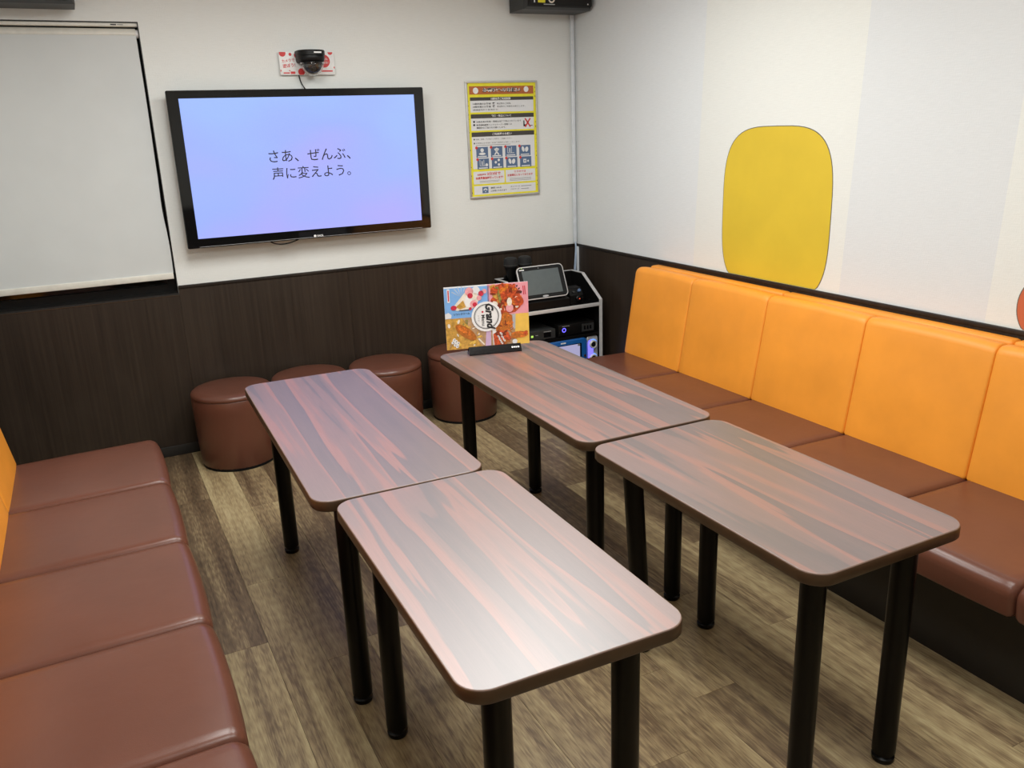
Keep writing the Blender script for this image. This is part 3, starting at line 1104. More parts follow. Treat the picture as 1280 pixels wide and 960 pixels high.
T_('18歳未満のお客様', 0.07, 0.213, 0.26, 0.017, 'ink', bold=0.01)
T_('夜', 0.355, 0.213, 0.035, 0.021, 'ink', bold=0.02)
T_('時以降のご利用をお断りします。', 0.42, 0.213, 0.42, 0.016, 'ink')
T_('(保護者同伴で 夜 時まで)', 0.07, 0.240, 0.36, 0.016, 'ink')
R_(0.065, 0.326, 0.092, 0.342, 'ink', 2)
R_(0.065, 0.354, 0.092, 0.370, 'ink', 2)
T_('20歳未満の飲酒・喫煙は法律で禁止されています', 0.11, 0.343, 0.66, 0.016, 'ink', bold=0.006)
T_('飲酒運転厳禁ハンドルキーパー運動への', 0.11, 0.371, 0.52, 0.016, 'ink', bold=0.006)
T_('積極的なご協力をお願いします。', 0.11, 0.396, 0.43, 0.016, 'ink', bold=0.006)
for a in (1, -1):           # red cross over bottle and glass
    c_, s_ = math.cos(a * 0.95), math.sin(a * 0.95)
    L2, h_ = 0.030, 0.0042
    p.poly([(U(0.87) + x * c_ - y * s_, V(0.355) + x * s_ + y * c_) for x, y in ((-L2, -h_), (L2, -h_), (L2, h_), (-L2, h_))], 'red', 4)
R_(0.805, 0.335, 0.822, 0.385, 'ink', 2)
R_(0.805, 0.370, 0.850, 0.388, 'ink', 2)
R_(0.90, 0.378, 0.945, 0.384, 'ink', 2)
R_(0.06, 0.482, 0.078, 0.495, 'ink', 2)
R_(0.06, 0.517, 0.078, 0.530, 'ink', 2)
T_('危険、迷惑、その他のご利用は、ご遠慮ください。', 0.09, 0.496, 0.54, 0.014, 'greytext', bold=0.004)
T_('お荷物はお客様ご自身で管理をお願いいたします。', 0.09, 0.529, 0.66, 0.013, 'greytext', bold=0.004)
R_(0.09, 0.540, 0.60, 0.544, 'greytext', 2)
for r_ in range(2):
    for c_ in range(4):
        u0 = 0.090 + 0.213 * c_ + 0.008 * r_
        v0 = 0.557 + 0.104 * r_
        R_(u0, v0, u0 + 0.172, v0 + 0.095, 'blueprint', 2)
        p.disc(U(u0 + 0.005), V(v0 + 0.006), 0.008, 'red', 4)
        R_(u0 + 0.02, v0 + 0.080, u0 + 0.15, v0 + 0.089, 'paper', 3)
        cx_, cy_ = U(u0 + 0.086), V(v0 + 0.042)
        kind = r_ * 4 + c_
        if kind in (2, 4):
            for a0, b0, a1, b1 in ((-0.022, -0.016, 0.022, -0.013), (-0.022, -0.016, -0.019, 0.020), (0.003, -0.016, 0.006, 0.020), (-0.010, -0.010, -0.004, 0.012)):
                p.rect(cx_ + a0, cy_ + b0, cx_ + a1, cy_ + b1, 'paper', 3)
            if kind == 4:
                p.disc(cx_ + 0.022, cy_ - 0.010, 0.009, 'paper', 3)
        elif kind == 5:
            for a0, b0 in ((-0.012, 0.002), (0.008, 0.014), (0.008, -0.012)):
                p.disc(cx_ + a0, cy_ + b0, 0.0075, 'paper', 3)
        elif kind == 1:
            p.disc(cx_, cy_ + 0.010, 0.009, 'paper', 3)
            for a in (0.9, -0.9):
                c2, s2 = math.cos(a), math.sin(a)
                p.poly([(cx_ + x * c2 - y * s2, cy_ - 0.004 + x * s2 + y * c2) for x, y in ((-0.022, -0.004), (0.022, -0.004), (0.022, 0.004), (-0.022, 0.004))], 'paper', 3)
        elif kind in (3, 6):
            p.disc(cx_ - 0.012, cy_ + 0.004, 0.009, 'paper', 3, ry=0.016, rot=0.3)
            p.disc(cx_ + 0.012, cy_ + 0.002, 0.011, 'paper', 3, ry=0.015, rot=-0.3)
        elif kind == 7:
            p.rect(cx_ - 0.016, cy_ - 0.010, cx_ + 0.004, cy_ + 0.012, 'paper', 3)
            p.disc(cx_ - 0.006, cy_ + 0.001, 0.005, 'blueprint', 4)
            p.disc(cx_ + 0.016, cy_, 0.006, 'paper', 3)
        else:
            p.disc(cx_, cy_ + 0.008, 0.011, 'paper', 3)
            p.disc(cx_, cy_ - 0.012, 0.021, 'paper', 3, ry=0.007)
R_(0.035, 0.776, 0.492, 0.890, 'paper', 1)
R_(0.512, 0.776, 0.965, 0.890, 'paper', 1)
R_(0.035, 0.906, 0.965, 0.985, 'paper', 1)
T_('会員登録を', 0.09, 0.812, 0.13, 0.016, 'red', bold=0.02)
T_('2分3分で', 0.235, 0.815, 0.20, 0.030, 'red', bold=0.03)
T_('会員募集随時行っています!', 0.065, 0.848, 0.41, 0.024, 'red', bold=0.025)
R_(0.12, 0.862, 0.42, 0.865, 'greytext', 2)
R_(0.12, 0.873, 0.40, 0.876, 'greytext', 2)
T_('カラオケは', 0.64, 0.803, 0.18, 0.018, 'red', bold=0.02)
T_('全室禁煙となっております', 0.535, 0.836, 0.39, 0.022, 'red', bold=0.02)
for vv in (0.853, 0.864, 0.874):
    R_(0.57, vv, 0.90, vv + 0.003, 'greytext', 2)
R_(0.155, 0.918, 0.245, 0.975, 'blueprint', 2)
for rr_ in (0.017, 0.011, 0.005):
    pts = [(U(0.20) + rr_ * math.cos(PI * (0.2 + 0.6 * k / 8)), V(0.965) + rr_ * 1.3 * math.sin(PI * (0.2 + 0.6 * k / 8))) for k in range(9)] + [(U(0.20), V(0.968))]
    p.poly(pts, 'paper' if rr_ != 0.011 else 'blueprint', 3 + (0.017 - rr_) * 100)
T_('無料 Wi-Fi', 0.28, 0.940, 0.16, 0.018, 'ink', bold=0.01)
T_('ご利用いただけます', 0.28, 0.966, 0.24, 0.016, 'ink', bold=0.01)
T_('ネットワーク', 0.58, 0.938, 0.14, 0.014, 'ink', bold=0.01)
R_(0.74, 0.929, 0.90, 0.934, 'greytext', 2)
T_('パスワード', 0.58, 0.962, 0.13, 0.014, 'ink', bold=0.01)
R_(0.74, 0.954, 0.86, 0.959, 'greytext', 2)
p.build('print', po, (0, -0.0091, 0), FRONT)

# ================================================================ WALL SPEAKERS
def speaker(label, x0, x1, mark, zb):
    t = thing('wall_speaker', label, 'speaker', ((x0 + x1) / 2, 0, zb), group='black speaker boxes high on the back wall')
    w = x1 - x0
    H = 0.235
    bm = bmesh.new()
    # body tapers towards the front; underside rises
    loft(bm, [[(-w / 2 + i, y, z0), (w / 2 - i, y, z0), (w / 2 - i, y, z1), (-w / 2 + i, y, z1)]
              for y, i, z0, z1 in ((-0.035, 0.0, 0.0, H), (-0.20, 0.0, 0.002, H), (-0.228, 0.012, 0.012, H - 0.012))])
    finish('cabinet', bm, 'char', t)
    bm = bmesh.new()
    loft(bm, [[(x, y, z) for x, z in rr(w - 0.03 - 2 * i, H - 0.03 - 2 * i, 0.012, 4, 0, H / 2)] for y, i in ((-0.224, 0), (-0.246, 0), (-0.252, 0.006))])
    finish('front_grille', bm, 'grille', t, smooth=True, angle=40)
    box('wall_bracket', (-0.06, -0.035, 0.05), (0.06, -0.0002, 0.18), 'black', t)
    if mark:
        q = Print()
        q.rect(-0.150, 0.030, -0.105, 0.080, 'yellow', 1)
        q.ring(-0.065, 0.050, 0.013, 0.021, 'm_cream', 1)
        q.rect(-0.175, 0.030, -0.168, 0.08, 'white', 1)
        q.rect(-0.115, 0.020, -0.045, 0.024, 'silver_pl', 1)
        q.disc(0.168, 0.028, 0.004, 'white', 1)
        q.build('label', t, (0, -0.2525, 0), FRONT)
    return t


speaker('black wall speaker with yellow label in the top right corner above the white cable duct', -0.440, -0.012, True, 2.242)
speaker('black wall speaker at top left above the projection screen', -3.08, -2.655, False, 2.208)

# ================================================================ CABLE DUCT
du = thing('cable_duct', 'white cable duct running down the room corner with pale blue cables', 'cable duct', (-0.022, -0.0125, 0))
box('duct_cover', (-0.013, -0.016, 0.918), (0.009, -0.002, 2.262), 'duct', du, 0.003)
box('lower_cover', (0.002, -0.0255, 0.62), (0.020, -0.0125, 0.893), 'duct', du, 0.003)
for k, dx in enumerate((0.0, 0.008)):
    tube('cable', [(-0.004 + dx * 0.5, -0.010, 0.93), (-0.006 + dx * 0.5, -0.022, 0.89), (-0.020 + dx, -0.034, 0.80), (-0.030 + dx, -0.036, 0.70), (-0.030 + dx, -0.036, 0.62)], 0.0033, 'cable_blue', du)

# ================================================================ WALL DECALS (plain printed shapes)
def decal(name, label, cy, cz, hw, hh, mat, cut, expo=2.5, lean=0.0):
    t = thing(name, label, 'wall print', (0, cy, cz), (0, 0, 0))
    n = 72

    def outline(g):
        pts = []
        for k in range(n):
            a = 2 * PI * k / n
            c, s = math.cos(a), math.sin(a)
            y = (hw + g) * abs(c) ** (2 / expo) * (1 if c >= 0 else -1)
            z = (hh + g) * abs(s) ** (2 / expo) * (1 if s >= 0 else -1)
            z = max(z, cut - cz)
            pts.append((y + lean * z, z))
        return pts
    for nm, g, x, m in (('outline', 0.0035, -0.0006, 'outline'), ('printed_shape', 0.0, -0.0011, mat)):
        bm = bmesh.new()
        loft(bm, [[(xx, y, z) for y, z in outline(g)] for xx in (-0.0001, x)])
        finish(nm, bm, m, t)
    return t


decal('wall_print', 'large plain yellow rounded print on the white right wall above the orange bench', -1.715, 1.215, 0.335, 0.375, 'decal', RAIL + 0.001, 3.6)
decal('wall_print', 'red rounded wall print cut off by the right edge of the photo', -3.16, 0.99, 0.27, 0.16, 'decal_red', RAIL + 0.001, 2.2)

# ================================================================ EQUIPMENT RACK in the corner
RX0, RX1, RY0, RY1 = -0.628, -0.085, -0.425, -0.085
rk = thing('equipment_rack', 'black open equipment rack with silver edges in the far right corner', 'rack', (0, 0, 0))
prof = [(RY1, 0.0), (RY1, 0.757), (-0.225, 0.757), (RY0, 0.626), (RY0, 0.0)]
for xa, xb in ((RX0, RX0 + 0.018), (RX1 - 0.018, RX1)):
    bm = bmesh.new()
    loft(bm, [[(xx, y, z) for y, z in prof] for xx in (xa, xb)])
    finish('side_panel', bm, 'black', rk)
    bm = bmesh.new()     # silver edging
    e = 0.0035
    outer = [(RY1, 0.757), (-0.225, 0.757), (RY0, 0.626), (RY0, 0.0)]
    outer_o = [(RY1, 0.757 + e), (-0.225 - e * 0.3, 0.757 + e), (RY0 - e, 0.626 + e * 0.4), (RY0 - e, 0.0)]
    for (a, b), (c, d) in zip(zip(outer, outer[1:]), zip(outer_o, outer_o[1:])):
        loft(bm, [[(xx, *a), (xx, *b), (xx, *d), (xx, *c)] for xx in (xa - 0.001, xb + 0.001)])
    finish('edge_trim', bm, 'silver', rk)
box('back_panel', (RX0 + 0.018, RY1 - 0.012, 0.02), (RX1 - 0.018, RY1, 0.757), 'black', rk)
box('back_trim', (RX0 + 0.018, RY1 - 0.013, 0.757), (RX1 - 0.018, RY1, 0.7605), 'silver', rk)
for z in (0.606, 0.425, 0.14):
    box('shelf', (RX0 + 0.018, RY0 + 0.004, z - 0.016), (RX1 - 0.018, RY1 - 0.012, z), 'black_gloss' if z > 0.6 else 'black', rk)
box('shelf_trim', (RX0 + 0.018, RY0 - 0.004, 0.588), (RX1 - 0.018, RY0 + 0.004, 0.609), 'silver', rk, 0.001)

# karaoke machine on the lower shelf
km = thing('karaoke_machine', 'blue fronted player with lit lavender screen and two chrome knobs inside the rack', 'player', (-0.345, 0, 0.1405))
box('chassis', (-0.235, -0.405, 0.0), (0.235, -0.14, 0.262), 'black', km, 0.004)
bm = bmesh.new()
loft(bm, [[(x, y, z) for x, z in rr(0.385 - 2 * i, 0.262 - 2 * i, 0.03, 5, -0.035, 0.135)] for y, i in ((-0.405, 0), (-0.420, 0), (-0.427, 0.008))])
finish('front_panel', bm, 'machine_blue', km, smooth=True, angle=35)
box('screen_surround', (-0.195, -0.4295, 0.035), (0.112, -0.4275, 0.238), 'black_gloss', km)
box('screen', (-0.185, -0.4310, 0.045), (0.100, -0.4297, 0.234), 'machine_lcd', km)
p = Print()
p.rect(0.085, 0.222, 0.100, 0.234, 'greytext', 1)
p.rect(0.005, 0.172, 0.012, 0.176, 'bar', 1)
p.build('screen_text', km, (0, -0.4311, 0), FRONT)
p = Print()
p.rect(-0.03, 0.247, 0.005, 0.255, 'white', 1)
p.build('logo', km, (0, -0.4272, 0), FRONT)
lathe('round_button', [(0.001, 0), (0.008, 0), (0.008, 0.003), (0.001, 0.003)], 'edge', km, 18, (0.137, -0.427, 0.155), (PI / 2, 0, 0))
bm = bmesh.new()
loft(bm, [[(x, y, z) for x, z in rr(0.078 - 2 * i, 0.262 - 2 * i, 0.014, 4, 0.1975, 0.135)] for y, i in ((-0.405, 0), (-0.412, 0), (-0.416, 0.004))])
finish('speaker_panel', bm, 'silver_pl', km, smooth=True, angle=35)
bm = bmesh.new()
loft(bm, [[(x, y, z) for x, z in rr(0.034, 0.225, 0.016, 4, 0.1835, 0.130)] for y in (-0.414, -0.4195)])
finish('light_strip', bm, 'led_blue', km)
for kz in (0.215, 0.128):
    kn = lathe('knob', [(0.001, 0), (0.026, 0), (0.026, 0.012), (0.022, 0.017), (0.018, 0.016), (0.017, 0.011), (0.001, 0.010)], 'silver', km, 28, (0.198, -0.4165, kz), (PI / 2, 0, 0))
    lathe('knob_face', [(0.001, 0.010), (0.0165, 0.010), (0.013, 0.015), (0.001, 0.017)], 'glint', kn, 24)
    lathe('glow_ring', [(0.024, -0.002), (0.031, -0.002), (0.031, 0.0026), (0.024, 0.0026)], 'led_cyan', kn, 28)

# amplifier + receiver on the middle shelf
am = thing('amplifier', 'slim dark grey unit with green lamp on the middle rack shelf', 'amplifier', (-0.500, -0.270, 0.4255))
box('body', (-0.108, -0.14, 0.004), (0.100, 0.14, 0.060), 'char', am, 0.003)
box('front_panel', (-0.106, -0.1425, 0.006), (0.098, -0.1402, 0.058), 'char', am)
box('display', (0.020, -0.1435, 0.016), (0.068, -0.1425, 0.044), 'black_gloss', am)
box('lamp', (-0.064, -0.1440, 0.026), (-0.050, -0.1425, 0.038), 'led_green', am)
p = Print()
p.rect(-0.035, 0.034, -0.018, 0.037, 'silver_pl', 1)
p.rect(0.02, 0.048, 0.07, 0.051, 'silver_pl', 1)
p.build('marking', am, (0, -0.1427, 0), FRONT)
for xx in (-0.08, 0.08):
    box('foot', (xx - 0.01, -0.12, 0.0), (xx + 0.01, -0.10, 0.004), 'black_matt', am)
rc = thing('receiver', 'black box with glowing blue ring button on the middle rack shelf', 'receiver', (-0.258, -0.270, 0.4255))
box('body', (-0.118, -0.14, 0.004), (0.130, 0.14, 0.072), 'black', rc, 0.003)
p = Print()
p.ring(-0.083, 0.041, 0.0085, 0.0135, 'led_blue', 1)
p.rect(-0.095, 0.0625, -0.045, 0.065, 'silver_pl', 1)
p.build('ring_light', rc, (0, -0.1405, 0), FRONT)
box('socket_panel', (0.040, -0.1425, 0.016), (0.122, -0.1402, 0.062), 'char', rc)
bm = bmesh.new()
for xx in (0.058, 0.078, 0.098):
    box_bm(bm, (xx - 0.005, -0.1440, 0.028), (xx + 0.007, -0.1425, 0.050))
finish('socket', bm, 'black_gloss', rc)
for xx in (-0.09, 0.10):
    box('foot', (xx - 0.01, -0.12, 0.0), (xx + 0.01, -0.10, 0.004), 'black_matt', rc)

# tablet on its cradle, on the top shelf
ct = thing('tablet_cradle', 'black charging cradle under the tablet on the rack top', 'cradle', (-0.445, -0.320, 0.6065))
bm = bmesh.new()
cp = [(-0.085, 0.0), (-0.085, 0.046), (-0.030, 0.056), (0.060, 0.110), (0.075, 0.106), (0.085, 0.0)]
loft(bm, [[(xx, y, z) for y, z in cp] for xx in (-0.150, 0.150)])
finish('cradle_body', bm, 'black', ct)
tb = thing('tablet', 'touch tablet with silver rim and dark grey idle screen leaning on its cradle', 'tablet', (-0.440, -0.374, 0.665), (math.radians(-24), 0, 0))
TWd, THt = 0.305, 0.196
bm = bmesh.new()
loft(bm, [[(x, y, z) for x, z in rr(TWd - 2 * i, THt - 2 * i, 0.026, 6, 0, THt / 2)] for y, i in ((0.014, 0.006), (0.010, 0.0), (-0.006, 0.0), (-0.008, 0.002))])
finish('casing', bm, 'black', tb, smooth=True, angle=40)
bm = bmesh.new()
A = [(x, z) for x, z in rr(TWd + 0.002, THt + 0.002, 0.027, 6, 0, THt / 2)]
B = [(x, z) for x, z in rr(TWd - 0.008, THt - 0.008, 0.023, 6, 0, THt / 2)]
loft(bm, [[(x, -0.002, z) for x, z in A], [(x, -0.0100, z) for x, z in A], [(x, -0.0110, z) for x, z in B], [(x, -0.0080, z) for x, z in B]], caps=False)
finish('rim', bm, 'silver', tb, smooth=True, angle=40)
bm = bmesh.new()
loft(bm, [[(x, y, z) for x, z in rr(TWd - 0.009, THt - 0.009, 0.022, 6, 0, THt / 2)] for y in (-0.0075, -0.0092)])
finish('glass', bm, 'black_gloss', tb)
box('screen', (-0.122, -0.0098, 0.026), (0.120, -0.0091, 0.172), 'tablet_lcd', tb)
p = Print()
p.rect(-0.136, 0.176, -0.104, 0.182, 'white', 1)
p.disc(0.0, 0.0125, 0.020, 'silver_pl', 1, ry=0.0055)
p.disc(-0.01, 0.182, 0.0022, 'silver_pl', 1)
p.disc(-0.118, 0.190, 0.003, 'led_green', 2)
p.build('marking', tb, (0, -0.0097, 0), FRONT)

# microphones in a stand
ms = thing('microphone_holder', 'black twin microphone holder at the back of the rack', 'microphone holder', (-0.478, -0.155, 0.6065))
bm = bmesh.new()
box_bm(bm, (-0.12, -0.055, 0.0), (0.07, 0.05, 0.0155), 0.004)
box_bm(bm, (-0.036, 0.032, 0.0155), (-0.004, 0.050, 0.165), 0.003)
box_bm(bm, (-0.100, 0.032, 0.150), (0.060, 0.050, 0.172), 0.003)
finish('holder_body', bm, 'black', ms)
for k, (mx, my, mz) in enumerate(((-0.556, -0.165, 0.6225), (-0.462, -0.165, 0.6225))):
    mc = thing('microphone', ('left black microphone standing in the holder behind the tablet', 'right black microphone standing in the holder behind the tablet')[k], 'microphone', (mx, my, mz), (0, 0, 0.4 * k), group='black handheld microphones')
    lathe('handle', [(0.001, 0), (0.012, 0), (0.013, 0.004), (0.018, 0.14), (0.028, 0.18), (0.038, 0.210), (0.001, 0.213)], 'black', mc, 24)
    lathe('head', [(0.001, 0.213), (0.039, 0.213), (0.0425, 0.219), (0.0425, 0.229), (0.041, 0.233), (0.041, 0.250), (0.036, 0.262), (0.024, 0.268), (0.001, 0.270)], 'grille', mc, 28)
    lathe('band', [(0.0415, 0.220), (0.0432, 0.221), (0.0432, 0.227), (0.0415, 0.228)], 'char', mc, 28)

# control box with knob
cb = thing('control_box', 'small black control box with a knob and tiny red lamp beside the tablet', 'control box', (-0.212, -0.305, 0.6065), (0, 0, 0))
bm = bmesh.new()
loft(bm, [[(xx, y, z) for y, z in [(-0.045, 0.0), (-0.042, 0.045), (-0.010, 0.085), (0.045, 0.090), (0.045, 0.0)]] for xx in (-0.045, 0.045)])
finish('body', bm, 'black', cb)
lathe('knob', [(0.001, 0), (0.010, 0), (0.010, 0.012), (0.007, 0.014), (0.001, 0.014)], 'blueprint', cb, 18, (0.022, -0.028, 0.066), (math.radians(48), 0, 0))
lathe('button', [(0.001, 0), (0.006, 0), (0.006, 0.006), (0.001, 0.006)], 'char', cb, 14, (-0.018, -0.030, 0.063), (math.radians(48), 0, 0))
lathe('dial', [(0.001, 0), (0.020, 0), (0.020, 0.012), (0.016, 0.015), (0.001, 0.015)], 'black_gloss', cb, 22, (0.010, -0.043, 0.024), (math.radians(85), 0, 0))
lathe('lamp', [(0.001, 0.0), (0.0035, 0.0), (0.003, 0.003), (0.001, 0.0035)], 'led_red', cb, 12, (0.010, -0.0578, 0.026), (math.radians(85), 0, 0))

# ================================================================ MENU + HOLDER
YM = math.atan2(-0.24, 0.971)
MC = (-1.28, -1.43)
mh = thing('menu_holder', 'black plastic slot stand holding the menu card on the far right table', 'menu holder', (MC[0], MC[1], 0.6990), (0, 0, YM))
bm = bmesh.new()
for cp in ([(-0.026, 0.0), (-0.026, 0.004), (-0.0045, 0.032), (-0.0032, 0.032), (-0.0032, 0.006), (-0.0032, 0.0)],
           [(0.0032, 0.0), (0.0032, 0.032), (0.0045, 0.032), (0.026, 0.004), (0.026, 0.0)]):
    loft(bm, [[(xx, y, z) for y, z in cp] for xx in (-0.115, 0.115)])
box_bm(bm, (-0.115, -0.0032, 0.0), (0.115, 0.0032, 0.006))
finish('stand', bm, 'black_gloss', mh)
p = Print()
for k, (wa, wb_) in enumerate(((0.0, 0.008), (0.010, 0.016), (0.018, 0.023), (0.025, 0.035))):
    p.disc(0.072 + (wa + wb_) / 2, 0.0, (wb_ - wa) / 2, 'white', 1, ry=0.0042)
p.build('lettering', mh, (0, -0.0152, 0.019), (math.radians(52.5), 0, 0))

mn = thing('menu_card', 'laminated food menu card with pictures of fried snacks and the words Grand Menu', 'menu', (MC[0], MC[1], 0.7055), (0, 0, YM))
u0, u1, v0, v1 = -0.207, 0.156, 0.0205, 0.291
box('card', (u0, -0.0016, v0), (u1, 0.0016, v1), 'paper', mn)
box('card_tab', (-0.110, -0.0016, 0.0005), (0.110, 0.0016, v0), 'paper', mn)
p = Print()
mw, mhh = u1 - u0, v1 - v0
a = lambda s: u0 + s * mw
b = lambda s: v1 - s * mhh


def PL_(pts, m, lay):
    p.poly([(a(x), b(y)) for x, y in pts], m, lay)


def D_(x, y, r, m, lay, ry=None, rot=0.0):
    p.disc(a(x), b(y), r * mw, m, lay, ry=(ry or r) * mw, rot=rot)


# backgrounds (quarters)
PL_([(0.0, 0.02), (0.53, 0.02), (0.53, 0.5), (0.0, 0.5)], 'm_blue', 1)
PL_([(0.51, 0.0), (1, 0.0), (1, 0.5), (0.51, 0.5)], 'm_pink', 1)
PL_([(0.0, 0.5), (0.47, 0.5), (0.47, 1), (0.0, 1)], 'm_gold', 1)
PL_([(0.47, 0.5), (1, 0.5), (1, 1), (0.47, 1)], 'm_tan', 1)
PL_([(0.83, 0.5), (1, 0.5), (1, 1), (0.83, 1)], 'm_yellow', 2)
PL_([(0.75, 0.51), (0.84, 0.5), (0.83, 0.74), (0.77, 0.74)], 'silver_pl', 3)
PL_([(0.20, 0.5), (0.47, 0.5), (0.47, 0.98), (0.42, 0.98), (0.30, 0.70)], 'm_tan', 2)
PL_([(0.48, 0.74), (0.535, 0.74), (0.53, 1), (0.46, 1)], 'm_lilac', 3)
PL_([(0.55, 0.72), (0.60, 0.72), (0.60, 0.98), (0.56, 0.99)], 'white', 3)
# sky blue rays and white puff
for k in range(7):
    an = 0.4 + k * 0.35
    PL_([(0.20, 0.17), (0.20 + 0.13 * math.cos(an), 0.17 - 0.17 * math.sin(an)), (0.20 + 0.13 * math.cos(an + 0.12), 0.17 - 0.17 * math.sin(an + 0.12))], 'cable_blue', 2)
PL_([(0.0, 0.42), (0.04, 0.40), (0.075, 0.44), (0.07, 0.49), (0.0, 0.50)], 'paper', 2)
PL_([(0.035, 0.03), (0.065, 0.03), (0.065, 0.24), (0.035, 0.24)], 'white', 3)
PL_([(0.043, 0.05), (0.057, 0.05), (0.057, 0.22), (0.043, 0.22)], 'm_berry', 4)
# parfait cone
PL_([(0.09, 0.33), (0.25, 0.09), (0.36, 0.06), (0.42, 0.22), (0.33, 0.36), (0.14, 0.38)], 'm_cream', 3)
PL_([(0.13, 0.32), (0.22, 0.22), (0.25, 0.33), (0.18, 0.36)], 'm_gold', 4)
D_(0.105, 0.33, 0.036, 'm_berry', 5, 0.028)
D_(0.30, 0.23, 0.058, 'white', 4, 0.080, -0.3)
D_(0.295, 0.09, 0.050, 'm_rose', 5)
D_(0.375, 0.08, 0.048, 'paper', 5)
D_(0.305, 0.155, 0.032, 'm_berry', 6)
D_(0.36, 0.17, 0.040, 'm_cream', 5)
D_(0.435, 0.13, 0.032, 'm_berry', 6)
D_(0.475, 0.10, 0.028, 'm_rose', 6)
D_(0.41, 0.20, 0.030, 'm_rose', 6)
D_(0.345, 0.29, 0.046, 'm_rose', 5)
D_(0.355, 0.30, 0.026, 'm_berry', 6)
D_(0.30, 0.36, 0.018, 'm_berry', 6)
# dark caption strip on the blue
p.text('ソフトクリーム', a(0.10), b(0.455), 0.19 * mw, 'ink', 4, rot=0.03, bold=0.03)
p.rect(a(0.17), b(0.385), a(0.29), b(0.372), 'ink', 4)
# corn dog
rndm = random.Random(4)
for k in range(30):
    D_(rndm.uniform(0.02, 0.44), rndm.uniform(0.54, 0.97), rndm.uniform(0.012, 0.03), rndm.choice(['m_yellow', 'm_gold', 'm_cream', 'm_tan', 'm_gold']), 2 + 0.05 * k, rndm.uniform(0.006, 0.016), rndm.uniform(0, 3))
for k in range(8):
    D_(0.22 + rndm.uniform(-0.02, 0.04), 0.56 + rndm.uniform(-0.02, 0.06), 0.012, 'm_green', 3.6 + 0.05 * k, 0.006, rndm.uniform(0, 3))
p.disc(a(0.235), b(0.735), 0.150 * mw, 'm_brown', 5, ry=0.058 * mw, rot=-0.66)
p.disc(a(0.215), b(0.70), 0.100 * mw, 'm_orange', 6, ry=0.030 * mw, rot=-0.66)
PL_([(0.375, 0.86), (0.39, 0.845), (0.455, 0.95), (0.445, 0.965)], 'm_cream', 4)
for k, (xx, yy) in enumerate(((0.09, 0.84), (0.11, 0.87), (0.075, 0.88), (0.10, 0.92), (0.135, 0.90), (0.125, 0.95))):
    D_(xx, yy, 0.022, 'white', 6.5, 0.016, 0.8)
    D_(xx + 0.004, yy, 0.010, 'ink', 7, 0.004, 0.8)
# spicy fried pile at upper right
PL_([(0.55, 0.04), (0.70, 0.0), (0.80, 0.02), (0.93, 0.26), (0.90, 0.40), (0.84, 0.47), (0.70, 0.50), (0.60, 0.40)], 'm_red', 2.3)
PL_([(0.58, 0.52), (0.72, 0.46), (0.80, 0.52), (0.80, 0.72), (0.70, 0.78), (0.60, 0.76)], 'm_brown', 3.6)
PL_([(0.56, 0.80), (0.64, 0.74), (0.74, 0.78), (0.78, 0.90), (0.70, 0.985), (0.57, 0.985)], 'm_red', 5.8)
for k in range(70):
    xx, yy = rndm.uniform(0.56, 0.92), rndm.uniform(0.02, 0.46)
    if (xx - 0.72) ** 2 / 0.035 + (yy - 0.22) ** 2 / 0.075 > 1.0:
        continue
    D_(xx, yy, rndm.uniform(0.018, 0.045), rndm.choice(['m_red', 'm_orange', 'm_red', 'm_cream', 'm_sauce', 'm_red', 'm_sauce', 'm_orange']), 3 + 0.04 * k, rndm.uniform(0.010, 0.024), rndm.uniform(0, 3))
PL_([(0.535, 0.03), (0.60, 0.0), (0.64, 0.30), (0.60, 0.32)], 'm_gold', 2.5)
PL_([(0.61, 0.05), (0.64, 0.04), (0.70, 0.40), (0.66, 0.38)], 'm_green', 3.5)
D_(0.77, 0.40, 0.045, 'm_rose', 6.2, 0.05)
D_(0.77, 0.30, 0.030, 'm_cream', 6.3, 0.05)
D_(0.885, 0.30, 0.055, 'm_red', 6.2, 0.06, 0.8)
for xx, yy in ((0.865, 0.055), (0.89, 0.10), (0.915, 0.16)):
    D_(xx, yy, 0.014, 'ink', 6.5, 0.008, 0.9)
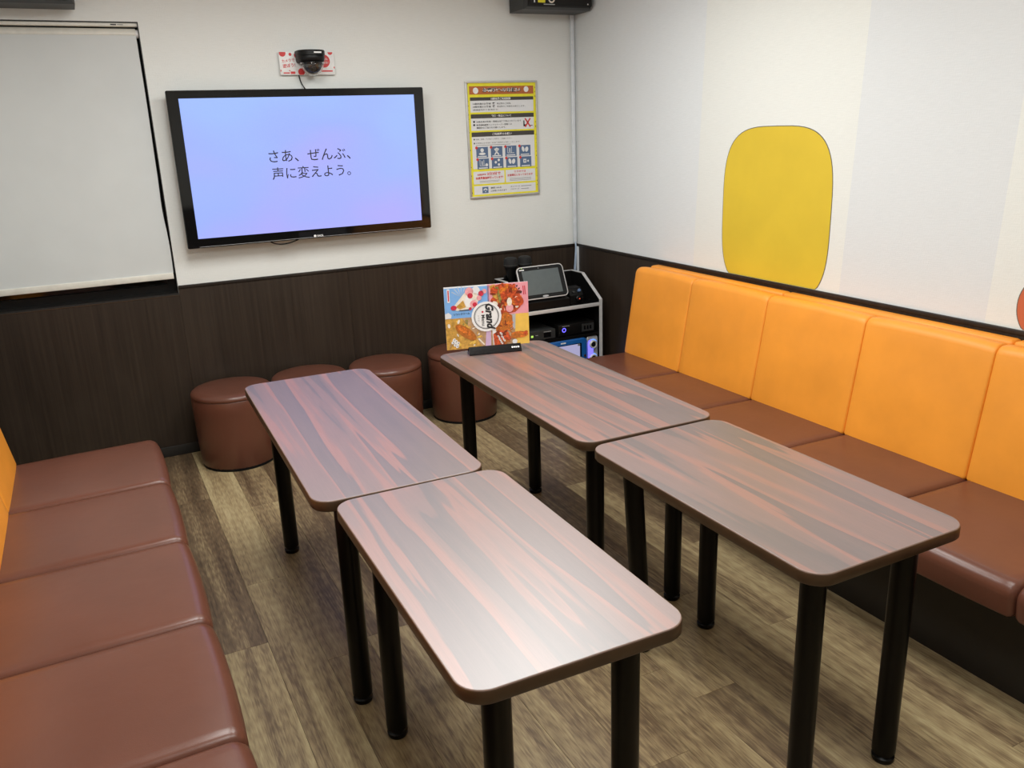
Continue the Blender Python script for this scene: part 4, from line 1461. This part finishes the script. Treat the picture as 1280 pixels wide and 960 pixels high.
for xx in (0.935, 0.955):
    PL_([(xx, 0.06), (xx + 0.010, 0.06), (xx + 0.016, 0.20), (xx + 0.006, 0.20)], 'm_berry', 3)
# noodles and fried shrimp lower right
for k in range(40):
    xx, yy = rndm.uniform(0.60, 0.80), rndm.uniform(0.50, 0.78)
    D_(xx, yy, rndm.uniform(0.02, 0.04), rndm.choice(['m_orange', 'm_brown', 'm_orange', 'm_sauce']), 4 + 0.05 * k, 0.007, rndm.uniform(0, 3))
for k in range(26):
    D_(rndm.uniform(0.60, 0.74), rndm.uniform(0.76, 0.97), rndm.uniform(0.015, 0.035), rndm.choice(['m_red', 'm_sauce', 'm_sauce', 'm_brown']), 6 + 0.05 * k, 0.012, rndm.uniform(0, 3))
D_(0.88, 0.84, 0.105, 'm_orange', 6.4, 0.040, -0.05)
D_(0.83, 0.86, 0.060, 'm_brown', 6.6, 0.030, 0.1)
D_(0.955, 0.82, 0.030, 'm_red', 6.7, 0.022, 0.7)
D_(0.82, 0.95, 0.030, 'paper', 5.5, 0.03)
for k, (xx, yy) in enumerate(((0.655, 0.80), (0.625, 0.85), (0.67, 0.86), (0.64, 0.90), (0.69, 0.91), (0.66, 0.95))):
    D_(xx, yy, 0.022, 'white', 8, 0.010, -0.9)
    D_(xx, yy, 0.011, 'ink', 8.3, 0.003, -0.9)
# round badge
D_(0.487, 0.505, 0.180, 'white', 9)
p.ring(a(0.487), b(0.505), 0.142 * mw, 0.150 * mw, 'ink', 10)
p.ring(a(0.487), b(0.505), 0.134 * mw, 0.137 * mw, 'greytext', 10)
p.text('Grand', a(0.530), b(0.50), 0.300 * mw, 'ink', 11, rot=-PI / 2 + 0.05, bold=0.045, center=True, slant=0.3, height=0.100 * mw)
p.text('Menu', a(0.448), b(0.56), 0.130 * mw, 'ink', 11, rot=-PI / 2 + 0.03, bold=0.008, center=True)
D_(0.442, 0.425, 0.012, 'm_berry', 11)
p.text('レシピ', a(0.395), b(0.53), 0.075 * mw, 'greytext', 11, rot=-PI / 2, center=True)
p.build('cover_print', mn, (0, -0.0018, 0), FRONT)
